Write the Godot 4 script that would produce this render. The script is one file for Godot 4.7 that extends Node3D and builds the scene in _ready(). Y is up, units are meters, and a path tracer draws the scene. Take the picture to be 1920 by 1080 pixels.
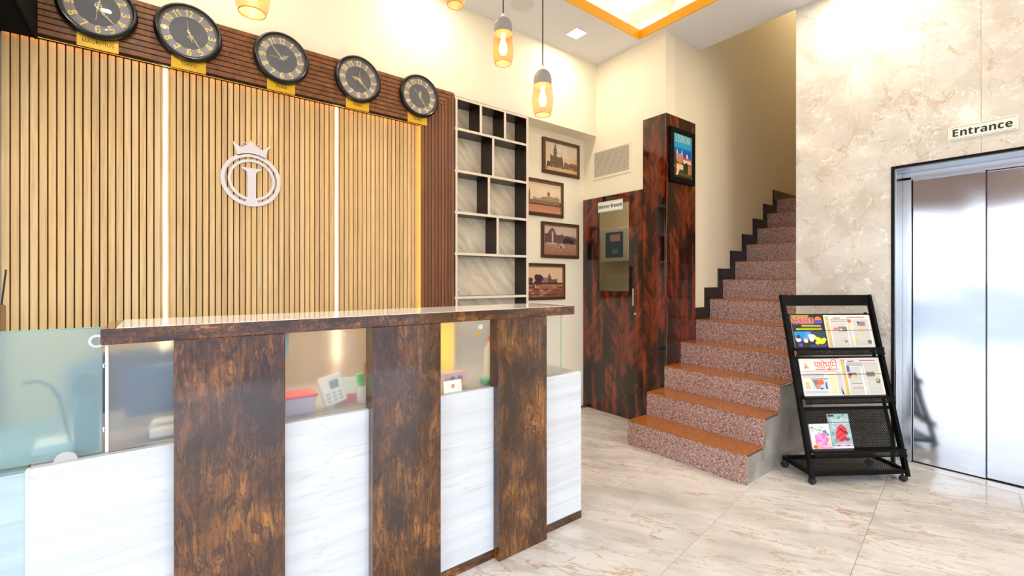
extends Node3D
# A hotel lobby: slatted reception wall with clocks, counter, staircase, newspaper rack and elevator.
# Room axes: x runs along the reception wall to the right, z towards the viewer, y up; metres.

const CEIL := 3.47
var rng := RandomNumberGenerator.new()
var M := {}
var names := {}
var font: SystemFont
var font_bold: SystemFont

func _ready():
	rng.seed = 7
	setup_camera_and_light()
	font = SystemFont.new(); font.font_names = PackedStringArray(["Droid Sans"])
	font_bold = SystemFont.new(); font_bold.font_names = PackedStringArray(["Droid Sans"]); font_bold.font_weight = 700
	make_materials()
	build_floor()
	build_walls()
	build_ceiling()
	build_elevator()
	build_meter_door()
	build_stairs()
	build_slats()
	build_shelf()
	build_desk()
	build_desk_things()
	build_emblem()
	build_clocks()
	build_pictures()
	build_lamps()
	build_signs()
	build_rack()

# ------------------------------------------------------------------ camera, sky, light
func setup_camera_and_light():
	var cam := Camera3D.new(); cam.name = "camera"
	var near := 0.05
	cam.position = Vector3(0, 1.3, 0)
	cam.rotation_degrees = Vector3(0, -37.76, 0)
	add_child(cam)
	cam.set_frustum(1080.0 / 844.5 * near, Vector2(0, -14.7 / 844.5 * near), near, 100.0)
	cam.current = true
	var sm := ProceduralSkyMaterial.new()
	sm.sky_top_color = Color(0.80, 0.88, 1.0); sm.sky_horizon_color = Color(0.93, 0.96, 1.0)
	sm.ground_horizon_color = Color(0.85, 0.87, 0.9); sm.ground_bottom_color = Color(0.7, 0.7, 0.7)
	sm.sun_angle_max = 0.0
	sm.sky_energy_multiplier = 3.0; sm.ground_energy_multiplier = 1.0
	var sky := Sky.new(); sky.sky_material = sm
	var env := Environment.new()
	env.background_mode = Environment.BG_SKY; env.sky = sky
	env.tonemap_mode = Environment.TONE_MAPPER_LINEAR
	env.tonemap_exposure = 0.405
	env.sdfgi_enabled = true; env.ssao_enabled = true; env.ssil_enabled = true
	var we := WorldEnvironment.new(); we.name = "environment"; we.environment = env
	add_child(we)

# ------------------------------------------------------------------ scene helpers
func numbered(called: String) -> String:
	var n: int = names.get(called, 0)
	names[called] = n + 1
	return called if n == 0 else "%s_%03d" % [called, n]

func tag(o: Node, label := "", category := "", group := "", kind := "") -> Node:
	if label: o.set_meta("label", label)
	if category: o.set_meta("category", category)
	if group: o.set_meta("group", group)
	if kind: o.set_meta("kind", kind)
	return o

func thing(called: String, label: String, category: String, at := Vector3.ZERO, turn := 0.0, group := "") -> Node3D:
	var o := Node3D.new(); o.name = numbered(called); add_child(o)
	o.position = at; o.rotation.y = turn
	tag(o, label, category, group)
	return o

func setting(called: String, label: String) -> Node3D:
	var o := Node3D.new(); o.name = called; add_child(o)
	tag(o, label, "", "", "structure")
	return o

func obj(called: String, shape, m: Material, parent: Node = null, at := Vector3.ZERO) -> MeshInstance3D:
	var o := MeshInstance3D.new()
	o.mesh = shape.commit() if shape is SurfaceTool else shape
	o.material_override = m
	o.position = at
	if parent == null:
		o.name = numbered(called); add_child(o)
	else:
		o.name = called; parent.add_child(o, true)
	return o

func st() -> SurfaceTool:
	var s := SurfaceTool.new(); s.begin(Mesh.PRIMITIVE_TRIANGLES); return s

func tri(s: SurfaceTool, a: Vector3, b: Vector3, c: Vector3, n: Vector3, na = null, nb = null, nc = null, uvo := Vector2.ZERO, uvs = null):
	var p := [a, b, c]
	var q := [na if na != null else n, nb if nb != null else n, nc if nc != null else n]
	var t = uvs
	if (b - a).cross(c - a).dot(n) > 0.0:
		p = [a, c, b]; q = [q[0], q[2], q[1]]
		if t != null: t = [t[0], t[2], t[1]]
	var an := n.abs()
	for i in 3:
		var v: Vector3 = p[i]
		var uv: Vector2
		if t != null: uv = t[i]
		elif an.x >= an.y and an.x >= an.z: uv = Vector2(v.z, -v.y) + uvo
		elif an.y >= an.z: uv = Vector2(v.x, v.z) + uvo
		else: uv = Vector2(v.x, -v.y) + uvo
		s.set_uv(uv); s.set_normal(q[i]); s.add_vertex(v)

func quad(s: SurfaceTool, a: Vector3, b: Vector3, c: Vector3, d: Vector3, n: Vector3, uvo := Vector2.ZERO, uvs = null):
	tri(s, a, b, c, n, null, null, null, uvo, null if uvs == null else [uvs[0], uvs[1], uvs[2]])
	tri(s, a, c, d, n, null, null, null, uvo, null if uvs == null else [uvs[0], uvs[2], uvs[3]])

# a chamfered box between two corners, with texture coordinates in metres
func bx(s: SurfaceTool, lo: Vector3, hi: Vector3, e := 0.0, uvo := Vector2.ZERO):
	var c := (lo + hi) / 2; var h := (hi - lo).abs() / 2
	e = minf(e, minf(h.x, minf(h.y, h.z)) * 0.9)
	var ax := [Vector3.RIGHT, Vector3.UP, Vector3.BACK]
	for i in 3:
		var u: Vector3 = ax[(i + 1) % 3]; var v: Vector3 = ax[(i + 2) % 3]
		var hu: float = absf(h.dot(u)) - e; var hv: float = absf(h.dot(v)) - e
		for sg in [-1.0, 1.0]:
			var n: Vector3 = ax[i] * sg
			var f: Vector3 = c + n * absf(h.dot(ax[i]))
			quad(s, f - u * hu - v * hv, f + u * hu - v * hv, f + u * hu + v * hv, f - u * hu + v * hv, n, uvo)
	if e <= 0.0: return
	for i in 3:
		var a: Vector3 = ax[i]; var u: Vector3 = ax[(i + 1) % 3]; var v: Vector3 = ax[(i + 2) % 3]
		var ha: float = absf(h.dot(a)) - e; var hu: float = absf(h.dot(u)); var hv: float = absf(h.dot(v))
		for su in [-1.0, 1.0]:
			for sv in [-1.0, 1.0]:
				var p: Vector3 = c + u * su * hu + v * sv * (hv - e)
				var q: Vector3 = c + u * su * (hu - e) + v * sv * hv
				quad(s, p - a * ha, p + a * ha, q + a * ha, q - a * ha, (u * su + v * sv).normalized(), uvo)
	for sx in [-1.0, 1.0]:
		for sy in [-1.0, 1.0]:
			for sz in [-1.0, 1.0]:
				var k := c + Vector3(sx * h.x, sy * h.y, sz * h.z)
				tri(s, k - Vector3(0, sy * e, sz * e), k - Vector3(sx * e, 0, sz * e), k - Vector3(sx * e, sy * e, 0), Vector3(sx, sy, sz).normalized(), null, null, null, uvo)

func box(lo: Vector3, hi: Vector3, e := 0.0, uvo := Vector2.ZERO) -> SurfaceTool:
	var s := st(); bx(s, lo, hi, e, uvo); return s

func cbox(c: Vector3, size: Vector3, e := 0.0, uvo := Vector2.ZERO) -> SurfaceTool:
	return box(c - size / 2, c + size / 2, e, uvo)

# profile points (radius, height) turned round y
func lathe(s: SurfaceTool, prof: Array, segs := 32, at := Vector3.ZERO, smooth := true):
	for k in prof.size() - 1:
		var p: Vector2 = prof[k]; var q: Vector2 = prof[k + 1]
		var d := q - p
		var n2 := Vector2(d.y, -d.x).normalized()
		var np := n2; var nq := n2
		if smooth:
			if k > 0:
				var dp: Vector2 = p - prof[k - 1]
				var m := Vector2(dp.y, -dp.x).normalized()
				if m.dot(n2) > 0.6: np = (m + n2).normalized()
			if k < prof.size() - 2:
				var dq: Vector2 = prof[k + 2] - q
				var m := Vector2(dq.y, -dq.x).normalized()
				if m.dot(n2) > 0.6: nq = (m + n2).normalized()
		for i in segs:
			var a0 := TAU * i / segs; var a1 := TAU * (i + 1) / segs
			var r0 := Vector3(cos(a0), 0, sin(a0)); var r1 := Vector3(cos(a1), 0, sin(a1))
			var a := at + r0 * p.x + Vector3.UP * p.y; var b := at + r1 * p.x + Vector3.UP * p.y
			var c := at + r1 * q.x + Vector3.UP * q.y; var dd := at + r0 * q.x + Vector3.UP * q.y
			var rm := (r0 + r1).normalized()
			var n := rm * n2.x + Vector3.UP * n2.y
			var na := r0 * np.x + Vector3.UP * np.y; var nb := r1 * np.x + Vector3.UP * np.y
			var nc := r1 * nq.x + Vector3.UP * nq.y; var nd := r0 * nq.x + Vector3.UP * nq.y
			var ua := Vector2(float(i) / segs, p.y); var ub := Vector2(float(i + 1) / segs, p.y)
			var uc := Vector2(float(i + 1) / segs, q.y); var ud := Vector2(float(i) / segs, q.y)
			if p.x > 1e-6: tri(s, a, b, c, n, na, nb, nc, Vector2.ZERO, [ua, ub, uc])
			if q.x > 1e-6: tri(s, a, c, dd, n, na, nc, nd, Vector2.ZERO, [ua, uc, ud])

func tube(s: SurfaceTool, pts: Array, r: float, segs := 8):
	for k in pts.size() - 1:
		var a: Vector3 = pts[k]; var b: Vector3 = pts[k + 1]
		var d := (b - a).normalized()
		var u := d.cross(Vector3.UP if absf(d.y) < 0.9 else Vector3.RIGHT).normalized(); var v := d.cross(u)
		for i in segs:
			var r0 := u * cos(TAU * i / segs) + v * sin(TAU * i / segs)
			var r1 := u * cos(TAU * (i + 1) / segs) + v * sin(TAU * (i + 1) / segs)
			tri(s, a + r0 * r, a + r1 * r, b + r1 * r, r0 + r1, r0, r1, r1)
			tri(s, a + r0 * r, b + r1 * r, b + r0 * r, r0 + r1, r0, r1, r0)
			tri(s, a, a + r0 * r, a + r1 * r, -d)
			tri(s, b, b + r0 * r, b + r1 * r, d)

# an oriented bar of rectangular section from a to b
func bar(s: SurfaceTool, a: Vector3, b: Vector3, w: float, t: float, side := Vector3.RIGHT):
	var d := (b - a).normalized()
	var u := (side - d * side.dot(d)).normalized() * w / 2
	var v := d.cross(u).normalized() * t / 2
	var k := [u + v, u - v, -u - v, -u + v]
	for i in 4:
		var p: Vector3 = k[i]; var q: Vector3 = k[(i + 1) % 4]
		quad(s, a + p, a + q, b + q, b + p, (p + q).normalized())
	quad(s, a + k[0], a + k[1], a + k[2], a + k[3], -d)
	quad(s, b + k[0], b + k[1], b + k[2], b + k[3], d)

# a flat outline in x and y, given thickness along z
func extrude(s: SurfaceTool, pts: PackedVector2Array, z0: float, z1: float):
	var t := Geometry2D.triangulate_polygon(pts)
	for i in range(0, t.size(), 3):
		for zz in [z0, z1]:
			var n := Vector3(0, 0, 1.0 if zz == maxf(z0, z1) else -1.0)
			tri(s, v3(pts[t[i]], zz), v3(pts[t[i + 1]], zz), v3(pts[t[i + 2]], zz), n)
	var cw := Geometry2D.is_polygon_clockwise(pts)
	for i in pts.size():
		var a := pts[i]; var b := pts[(i + 1) % pts.size()]
		var d := (b - a).normalized()
		var n := Vector3(d.y, -d.x, 0) * (-1.0 if cw else 1.0)
		quad(s, v3(a, z0), v3(b, z0), v3(b, z1), v3(a, z1), n)

func v3(p: Vector2, z: float) -> Vector3:
	return Vector3(p.x, p.y, z)

func ring(s: SurfaceTool, c: Vector2, r0: float, r1: float, z0: float, z1: float, segs := 64):
	for i in segs:
		var a := Vector2.from_angle(TAU * i / segs); var b := Vector2.from_angle(TAU * (i + 1) / segs)
		for zz in [[z0, -1.0], [z1, 1.0]]:
			quad(s, v3(c + a * r0, zz[0]), v3(c + b * r0, zz[0]), v3(c + b * r1, zz[0]), v3(c + a * r1, zz[0]), Vector3(0, 0, zz[1]))
		var m := v3((a + b).normalized(), 0)
		quad(s, v3(c + a * r1, z0), v3(c + b * r1, z0), v3(c + b * r1, z1), v3(c + a * r1, z1), m)
		if r0 > 0.0: quad(s, v3(c + a * r0, z0), v3(c + b * r0, z0), v3(c + b * r0, z1), v3(c + a * r0, z1), -m)

# a sheet facing +z, with its own 0..1 texture coordinates
func sheet(w: float, h: float, t: float) -> SurfaceTool:
	var s := st()
	bx(s, Vector3(-w / 2, 0, -t), Vector3(w / 2, h, -0.0001))
	quad(s, Vector3(-w / 2, h, 0), Vector3(w / 2, h, 0), Vector3(w / 2, 0, 0), Vector3(-w / 2, 0, 0), Vector3.BACK, Vector2.ZERO, [Vector2(0, 0), Vector2(1, 0), Vector2(1, 1), Vector2(0, 1)])
	return s

func letters(text: String, em: float, m: Material, parent: Node, at: Vector3, turn := 0.0, bold := false, called := "lettering", deep := 0.0012) -> MeshInstance3D:
	var t := TextMesh.new()
	t.text = text; t.font = font_bold if bold else font
	t.font_size = 48; t.pixel_size = em / 48.0; t.depth = deep
	t.curve_step = 1.5
	var o := MeshInstance3D.new(); o.mesh = t; o.material_override = m; o.name = called
	parent.add_child(o, true)
	o.position = at; o.rotation.y = turn
	return o

# ------------------------------------------------------------------ textures
func noise(w: int, h: int, size: int, freq: float, sd: int, kind := FastNoiseLite.TYPE_SIMPLEX_SMOOTH, oct := 4, warp := 0.0, ret := -1, warp_freq := 0.01) -> PackedByteArray:
	var n := FastNoiseLite.new()
	n.noise_type = kind; n.frequency = freq; n.seed = sd
	n.fractal_type = FastNoiseLite.FRACTAL_FBM if oct > 1 else FastNoiseLite.FRACTAL_NONE
	n.fractal_octaves = oct
	if ret >= 0: n.cellular_return_type = ret
	if warp > 0.0:
		n.domain_warp_enabled = true; n.domain_warp_amplitude = warp; n.domain_warp_frequency = warp_freq
		n.domain_warp_fractal_octaves = 3
	var im := n.get_seamless_image(w, h, false, false, 0.15, true)
	im.convert(Image.FORMAT_L8)
	if w != size or h != size: im.resize(size, size, Image.INTERPOLATE_CUBIC)
	return im.get_data()

func lut(stops: Array) -> PackedByteArray:
	var g := Gradient.new()
	var offs := PackedFloat32Array(); var cols := PackedColorArray()
	for k in stops: offs.append(k[0]); cols.append(Color8(k[1], k[2], k[3]))
	g.offsets = offs; g.colors = cols
	var o := PackedByteArray()
	for i in 256:
		var c := g.sample(i / 255.0)
		o.append(c.r8); o.append(c.g8); o.append(c.b8)
	return o

# base = weighted noises through a colour ramp; layers = [noise, low, high, colour, strength, ridge?]
func texture(size: int, parts: Array, stops: Array, layers := []) -> ImageTexture:
	var l := lut(stops)
	var n := size * size
	var out := PackedByteArray(); out.resize(n * 3)
	var a: PackedByteArray = parts[0][0]; var wa: float = parts[0][1]
	var b: PackedByteArray = parts[1][0] if parts.size() > 1 else a; var wb: float = parts[1][1] if parts.size() > 1 else 0.0
	for i in n:
		var k := clampi(int(a[i] * wa + b[i] * wb), 0, 255) * 3
		out[i * 3] = l[k]; out[i * 3 + 1] = l[k + 1]; out[i * 3 + 2] = l[k + 2]
	for y in layers:
		var m: PackedByteArray = y[0]
		var tab := PackedFloat32Array(); tab.resize(256)
		for i in 256:
			var v := i / 255.0
			if y.size() > 5 and y[5]: v = 1.0 - absf(v - 0.5) * 2.0
			tab[i] = smoothstep(y[1], y[2], v) * y[4]
		var c: Color = y[3]
		var cr := c.r8; var cg := c.g8; var cb := c.b8
		var mask: PackedByteArray = y[6] if y.size() > 6 else PackedByteArray()
		var masked := mask.size() > 0
		for i in n:
			var s := tab[m[i]]
			if s < 0.01: continue
			if masked: s *= mask[i] / 255.0
			var j := i * 3
			out[j] = int(lerpf(out[j], cr, s)); out[j + 1] = int(lerpf(out[j + 1], cg, s)); out[j + 2] = int(lerpf(out[j + 2], cb, s))
	return ImageTexture.create_from_image(Image.create_from_data(size, size, false, Image.FORMAT_RGB8, out))

func mat(c: Color, rough := 0.5, metal := 0.0, tex: Texture2D = null, scale := Vector3.ONE) -> StandardMaterial3D:
	var m := StandardMaterial3D.new()
	m.albedo_color = c; m.roughness = rough; m.metallic = metal
	if tex: m.albedo_texture = tex; m.uv1_scale = scale
	return m

func glow(c: Color, e: float) -> StandardMaterial3D:
	var m := mat(c, 0.5)
	m.emission_enabled = true; m.emission = c; m.emission_energy_multiplier = e
	return m

func turned_grain(src: PackedByteArray, size: int, bend: float, middle: float) -> PackedByteArray:
	# sweeps a vertical grain up and outwards from a middle line, as in crotch veneer
	var o := PackedByteArray(); o.resize(size * size)
	for x in size:
		var d := absf(fposmod(x - middle * size + size / 2.0, size) - size / 2.0)
		var lift := int(bend * pow(d / size, 0.75) * size)
		for y in size:
			o[y * size + x] = src[posmod(y + lift, size) * size + x]
	return o

func make_materials():
	var S := 768
	var W := Color.WHITE
	# burl walnut veneer: about 0.9 m of veneer per repeat
	var b1 := noise(384, 384, S, 0.012, 11, FastNoiseLite.TYPE_SIMPLEX_SMOOTH, 5, 60.0)
	var b2 := noise(640, 200, S, 0.045, 12, FastNoiseLite.TYPE_SIMPLEX_SMOOTH, 3, 80.0, -1, 0.005)
	var b3 := noise(384, 384, S, 0.03, 13, FastNoiseLite.TYPE_SIMPLEX_SMOOTH, 4, 25.0)
	var b4 := noise(256, 256, S, 0.012, 14)
	var b5 := noise(768, 70, S, 0.07, 15, FastNoiseLite.TYPE_SIMPLEX_SMOOTH, 3, 70.0, -1, 0.005)
	var burl := texture(S, [[b1, 0.72], [b2, 0.28]], [[0.0, 26, 14, 8], [0.3, 60, 34, 15], [0.5, 96, 57, 24], [0.68, 134, 84, 34], [0.85, 166, 108, 44], [1.0, 184, 126, 62]],
		[[b2, 0.8, 0.98, Color8(38, 18, 10), 0.55, true], [b3, 0.62, 0.95, Color8(24, 12, 8), 0.85, false, b4], [b5, 0.72, 1.0, Color8(40, 22, 10), 0.5, true], [b4, 0.66, 0.92, Color8(92, 62, 52), 0.4]])
	M.burl = mat(W, 0.16, 0, burl, Vector3(0.85, 0.6, 1)); coat(M.burl)
	M.burl_dark = mat(Color(0.45, 0.38, 0.36), 0.3, 0, burl, Vector3(1.6, 1.2, 1))
	M.burl_edge = mat(Color(1.0, 0.97, 0.95), 0.16, 0, burl, Vector3(0.7, 2.6, 1)); coat(M.burl_edge)
	# crotch mahogany veneer
	var m2 := noise(300, 80, S, 0.012, 22, FastNoiseLite.TYPE_SIMPLEX_SMOOTH, 4, 30.0, -1, 0.012)
	var m3 := turned_grain(transposed(noise(300, 60, S, 0.03, 23, FastNoiseLite.TYPE_SIMPLEX_SMOOTH, 4, 22.0, -1, 0.015), S), S, 0.5, 0.5)
	var m4 := turned_grain(transposed(noise(768, 60, S, 0.07, 24, FastNoiseLite.TYPE_SIMPLEX_SMOOTH, 3, 22.0, -1, 0.012), S), S, 0.62, 0.5)
	var mahog := texture(S, [[m2, 0.72], [m3, 0.30]], [[0.0, 10, 6, 5], [0.36, 24, 10, 7], [0.47, 58, 19, 9], [0.6, 106, 36, 13], [0.8, 142, 58, 21], [1.0, 162, 80, 34]],
		[[m4, 0.72, 1.0, Color8(26, 8, 6), 0.55, true, m3]])
	M.mahogany = mat(W, 0.08, 0, mahog, Vector3(1.9, 0.85, 1)); coat(M.mahogany)
	# cream marble of the elevator wall, 1.6 m per repeat
	var c1 := noise(256, 256, S, 0.014, 31, FastNoiseLite.TYPE_SIMPLEX_SMOOTH, 5, 40.0)
	var c2 := noise(384, 300, S, 0.012, 32, FastNoiseLite.TYPE_SIMPLEX_SMOOTH, 5, 55.0)
	var c3 := noise(256, 256, S, 0.02, 33, FastNoiseLite.TYPE_SIMPLEX_SMOOTH, 3, 20.0)
	var c4 := noise(384, 384, S, 0.02, 34, FastNoiseLite.TYPE_SIMPLEX_SMOOTH, 5, 60.0)
	M.marble = mat(W, 0.14, 0, texture(S, [[c1, 0.7], [c3, 0.3]], [[0.0, 192, 184, 172], [0.35, 213, 205, 192], [0.6, 224, 217, 205], [1.0, 233, 228, 218]],
		[[c2, 0.93, 1.0, Color8(176, 140, 102), 0.72, true, c3], [c4, 0.95, 1.0, Color8(255, 252, 246), 0.8, true], [c4, 0.72, 0.95, Color8(214, 178, 134), 0.6, false, c3], [c1, 0.75, 0.95, Color8(206, 200, 192), 0.5]]), Vector3(0.62, 0.62, 1))
	# floor marble: streaks along v
	var f1 := noise(400, 110, S, 0.018, 41, FastNoiseLite.TYPE_SIMPLEX_SMOOTH, 5, 30.0, -1, 0.015)
	var f2 := noise(400, 110, S, 0.022, 42, FastNoiseLite.TYPE_SIMPLEX_SMOOTH, 6, 45.0, -1, 0.012)
	var f3 := noise(200, 200, S, 0.016, 43, FastNoiseLite.TYPE_SIMPLEX_SMOOTH, 4, 20.0)
	var f4 := noise(384, 128, S, 0.02, 44, FastNoiseLite.TYPE_SIMPLEX_SMOOTH, 5, 45.0, -1, 0.012)
	M.floor = mat(W, 0.1, 0, texture(S, [[f1, 0.65], [f3, 0.35]], [[0.0, 184, 177, 168], [0.35, 212, 205, 197], [0.6, 225, 220, 213], [1.0, 236, 233, 228]],
		[[f2, 0.9, 1.0, Color8(172, 132, 92), 0.75, true, f3], [f4, 0.94, 1.0, Color8(150, 140, 128), 0.6, true, f1], [f4, 0.7, 0.95, Color8(188, 178, 170), 0.55], [f1, 0.68, 0.95, Color8(214, 178, 138), 0.45, false, f3]]), Vector3(0.62, 0.62, 1))
	M.floor_slab = mat(Color8(170, 160, 148), 0.6)
	# granite of the stairs
	var g1 := noise(512, 512, 512, 0.16, 51, FastNoiseLite.TYPE_CELLULAR, 1, 0, FastNoiseLite.RETURN_CELL_VALUE)
	var g2 := noise(512, 512, 512, 0.3, 52, FastNoiseLite.TYPE_CELLULAR, 1, 0, FastNoiseLite.RETURN_CELL_VALUE)
	M.granite = mat(W, 0.22, 0, texture(512, [[g1, 0.72], [g2, 0.28]], [[0.0, 60, 50, 48], [0.2, 104, 80, 74], [0.36, 152, 116, 106], [0.6, 176, 138, 126], [0.8, 198, 164, 152], [0.92, 226, 206, 196], [1.0, 246, 238, 230]]), Vector3(2.5, 2.5, 1))
	M.tread = mat(W, 0.2, 0, texture(512, [[g2, 0.55], [g1, 0.45]], [[0.0, 96, 54, 22], [0.3, 142, 82, 34], [0.6, 170, 100, 44], [0.85, 188, 120, 58], [1.0, 206, 150, 96]]), Vector3(2.6, 2.6, 1))
	var s1 := noise(300, 300, 512, 0.014, 61, FastNoiseLite.TYPE_SIMPLEX_SMOOTH, 5, 40.0)
	var s2 := noise(300, 200, 512, 0.02, 62, FastNoiseLite.TYPE_SIMPLEX_SMOOTH, 4, 40.0)
	M.side_stone = mat(W, 0.3, 0, texture(512, [[s1, 1.0]], [[0.0, 128, 122, 112], [0.5, 158, 152, 140], [1.0, 186, 178, 164]], [[s2, 0.92, 1.0, Color8(120, 110, 96), 0.5, true]]), Vector3(0.9, 0.9, 1))
	# white travertine laminate with level bands
	var t1 := noise(32, 512, 512, 0.02, 71, FastNoiseLite.TYPE_SIMPLEX_SMOOTH, 5, 6.0)
	var t2 := noise(24, 512, 512, 0.025, 72, FastNoiseLite.TYPE_SIMPLEX_SMOOTH, 4, 7.0)
	var trav := texture(512, [[t1, 1.0]], [[0.0, 202, 204, 205], [0.5, 212, 215, 217], [1.0, 219, 222, 224]], [[t2, 0.93, 1.0, Color8(184, 182, 176), 0.38, true]])
	M.travertine = mat(W, 0.22, 0, trav, Vector3(0.7, 1.1, 1))
	M.travertine_green = mat(Color(0.85, 0.93, 0.94), 0.2, 0, trav, Vector3(0.7, 1.1, 1))
	# shelf back: grey beige with slanting white veins
	var h1 := noise(96, 384, 512, 0.02, 81, FastNoiseLite.TYPE_SIMPLEX_SMOOTH, 5, 16.0)
	var h2 := noise(96, 384, 512, 0.025, 82, FastNoiseLite.TYPE_SIMPLEX_SMOOTH, 4, 20.0)
	h1 = sheared(h1, 512); h2 = sheared(h2, 512)
	M.shelf_back = mat(W, 0.35, 0, texture(512, [[h1, 1.0]], [[0.0, 204, 186, 156], [0.5, 230, 213, 182], [1.0, 244, 230, 204]], [[h2, 0.93, 1.0, Color8(246, 240, 230), 0.7, true]]), Vector3(1.3, 1.3, 1))
	# oak and walnut strips
	var o1 := transposed(noise(512, 48, 512, 0.03, 91, FastNoiseLite.TYPE_SIMPLEX_SMOOTH, 4, 6.0), 512)
	var o2 := transposed(noise(512, 32, 512, 0.12, 92, FastNoiseLite.TYPE_SIMPLEX_SMOOTH, 3, 4.0), 512)
	o1 = transposed(o1, 512); o2 = transposed(o2, 512)
	var oak := texture(512, [[o1, 0.6], [o2, 0.4]], [[0.0, 188, 148, 96], [0.45, 226, 188, 130], [1.0, 242, 212, 162]])
	M.oak = []
	for c in [Color(1, 1, 1), Color(0.95, 0.93, 0.9), Color(0.97, 0.96, 0.92), Color(1.0, 0.98, 0.93), Color(0.92, 0.9, 0.88)]:
		M.oak.append(mat(c, 0.42, 0, oak, Vector3(3.0, 1.1, 1)))
	var wal := texture(512, [[o1, 0.5], [o2, 0.5]], [[0.0, 74, 42, 20], [0.45, 120, 72, 35], [1.0, 154, 97, 48]])
	M.walnut = []
	for c in [Color(1, 1, 1), Color(0.9, 0.86, 0.84), Color(0.96, 0.9, 0.86)]:
		M.walnut.append(mat(c, 0.38, 0, wal, Vector3(3.0, 1.1, 1)))
	M.walnut_flat = mat(W, 0.38, 0, wal, Vector3(1.1, 3.0, 1))
	M.frame_wood = mat(Color8(74, 44, 22), 0.32)
	M.groove = mat(Color8(30, 18, 11), 0.8)
	# plain finishes
	var pn := noise(256, 256, 256, 0.08, 95, FastNoiseLite.TYPE_SIMPLEX_SMOOTH, 4)
	var plaster_relief := ImageTexture.create_from_image(Image.create_from_data(256, 256, false, Image.FORMAT_L8, pn))
	M.wall = mat(Color8(245, 234, 206), 0.75)
	M.wall.heightmap_enabled = false
	M.stair_wall = mat(Color8(236, 224, 196), 0.7)
	M.ceiling = mat(Color8(236, 234, 232), 0.8)
	M.cove_lip = mat(Color8(255, 180, 16), 0.4)
	M.white = mat(Color8(240, 238, 234), 0.5)
	M.emblem = mat(Color8(222, 216, 216), 0.35)
	M.shelf_edge = mat(Color8(226, 212, 190), 0.4)
	M.black = mat(Color8(11, 10, 10), 0.42)
	M.black_matt = mat(Color8(12, 11, 11), 0.8)
	M.black.metallic_specular = 0.25; M.black_matt.metallic_specular = 0.2
	M.rubber = mat(Color8(30, 30, 32), 0.6)
	M.skirting = mat(Color8(24, 20, 18), 0.18)
	M.steel = mat(Color8(206, 208, 210), 0.13, 1.0)
	var sw := noise(48, 128, 256, 0.02, 97, FastNoiseLite.TYPE_SIMPLEX_SMOOTH, 2)
	M.steel.heightmap_enabled = true
	M.steel.heightmap_texture = ImageTexture.create_from_image(Image.create_from_data(256, 256, false, Image.FORMAT_L8, sw))
	M.steel.heightmap_scale = 0.25
	M.steel.uv1_scale = Vector3(0.8, 0.7, 1)
	M.steel_plain = mat(Color8(196, 198, 200), 0.22, 1.0)
	M.chrome = mat(Color8(225, 225, 225), 0.12, 1.0)
	M.dark_metal = mat(Color8(60, 58, 56), 0.35, 0.8)
	M.gold = mat(Color8(255, 228, 128), 0.5, 0.0)
	M.gold_plate = mat(Color8(226, 178, 26), 0.3, 0.15)
	M.ink = mat(Color8(28, 24, 20), 0.6)
	M.sign_white = mat(Color8(236, 240, 226), 0.4)
	M.pale_grey = mat(Color8(188, 186, 184), 0.6)
	M.concrete = mat(Color8(138, 134, 130), 0.7)
	M.led = glow(Color(1.0, 0.93, 0.78), 3.0)
	M.led_amber = glow(Color(1.0, 0.72, 0.3), 2.0)
	M.panel_glow = glow(Color(1.0, 0.97, 0.92), 4.0)
	M.bulb = glow(Color(1.0, 0.86, 0.55), 16.0)
	M.amber_glass = mat(Color8(148, 104, 14, 122), 0.3)
	M.amber_glass.transparency = BaseMaterial3D.TRANSPARENCY_ALPHA
	M.pane = mat(Color(1, 1, 1, 0.06), 0.03)
	M.pane.transparency = BaseMaterial3D.TRANSPARENCY_ALPHA
	M.tinted = mat(Color(0.16, 0.17, 0.14, 0.4), 0.26)
	M.tinted.transparency = BaseMaterial3D.TRANSPARENCY_ALPHA
	M.frosted = mat(Color(0.97, 0.98, 0.97, 0.08), 0.22)
	M.frosted.refraction_enabled = true; M.frosted.refraction_scale = 0.03
	M.frosted_green = mat(Color(0.86, 0.97, 0.98, 0.17), 0.27)
	M.frosted_green.refraction_enabled = true; M.frosted_green.refraction_scale = 0.03
	M.glass_edge = mat(Color8(120, 200, 190), 0.15)
	# perforated black sheet
	var pim := Image.create(64, 64, false, Image.FORMAT_RGBA8)
	pim.fill(Color8(18, 17, 16))
	for k in [[16, 16], [48, 48]]:
		for y in 64:
			for x in 64:
				if Vector2(x + 0.5 - k[0], y + 0.5 - k[1]).length() < 9.5: pim.set_pixel(x, y, Color(0.07, 0.066, 0.063, 0.0))
	M.perforated = mat(W, 0.4, 0, ImageTexture.create_from_image(pim), Vector3(75, 75, 1))
	M.perforated.transparency = BaseMaterial3D.TRANSPARENCY_ALPHA_SCISSOR; M.perforated.alpha_scissor_threshold = 0.5
	M.perforated.metallic_specular = 0.25
	M.perforated.cull_mode = BaseMaterial3D.CULL_DISABLED

func coat(m: StandardMaterial3D):
	m.clearcoat_enabled = true; m.clearcoat = 0.5; m.clearcoat_roughness = 0.06

func transposed(a: PackedByteArray, n: int) -> PackedByteArray:
	var o := PackedByteArray(); o.resize(n * n)
	for y in n:
		for x in n: o[x * n + y] = a[y * n + x]
	return o

func sheared(a: PackedByteArray, n: int) -> PackedByteArray:
	var o := PackedByteArray(); o.resize(n * n)
	for y in n:
		for x in n: o[y * n + x] = a[posmod(y - x, n) * n + x]
	return o

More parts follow.
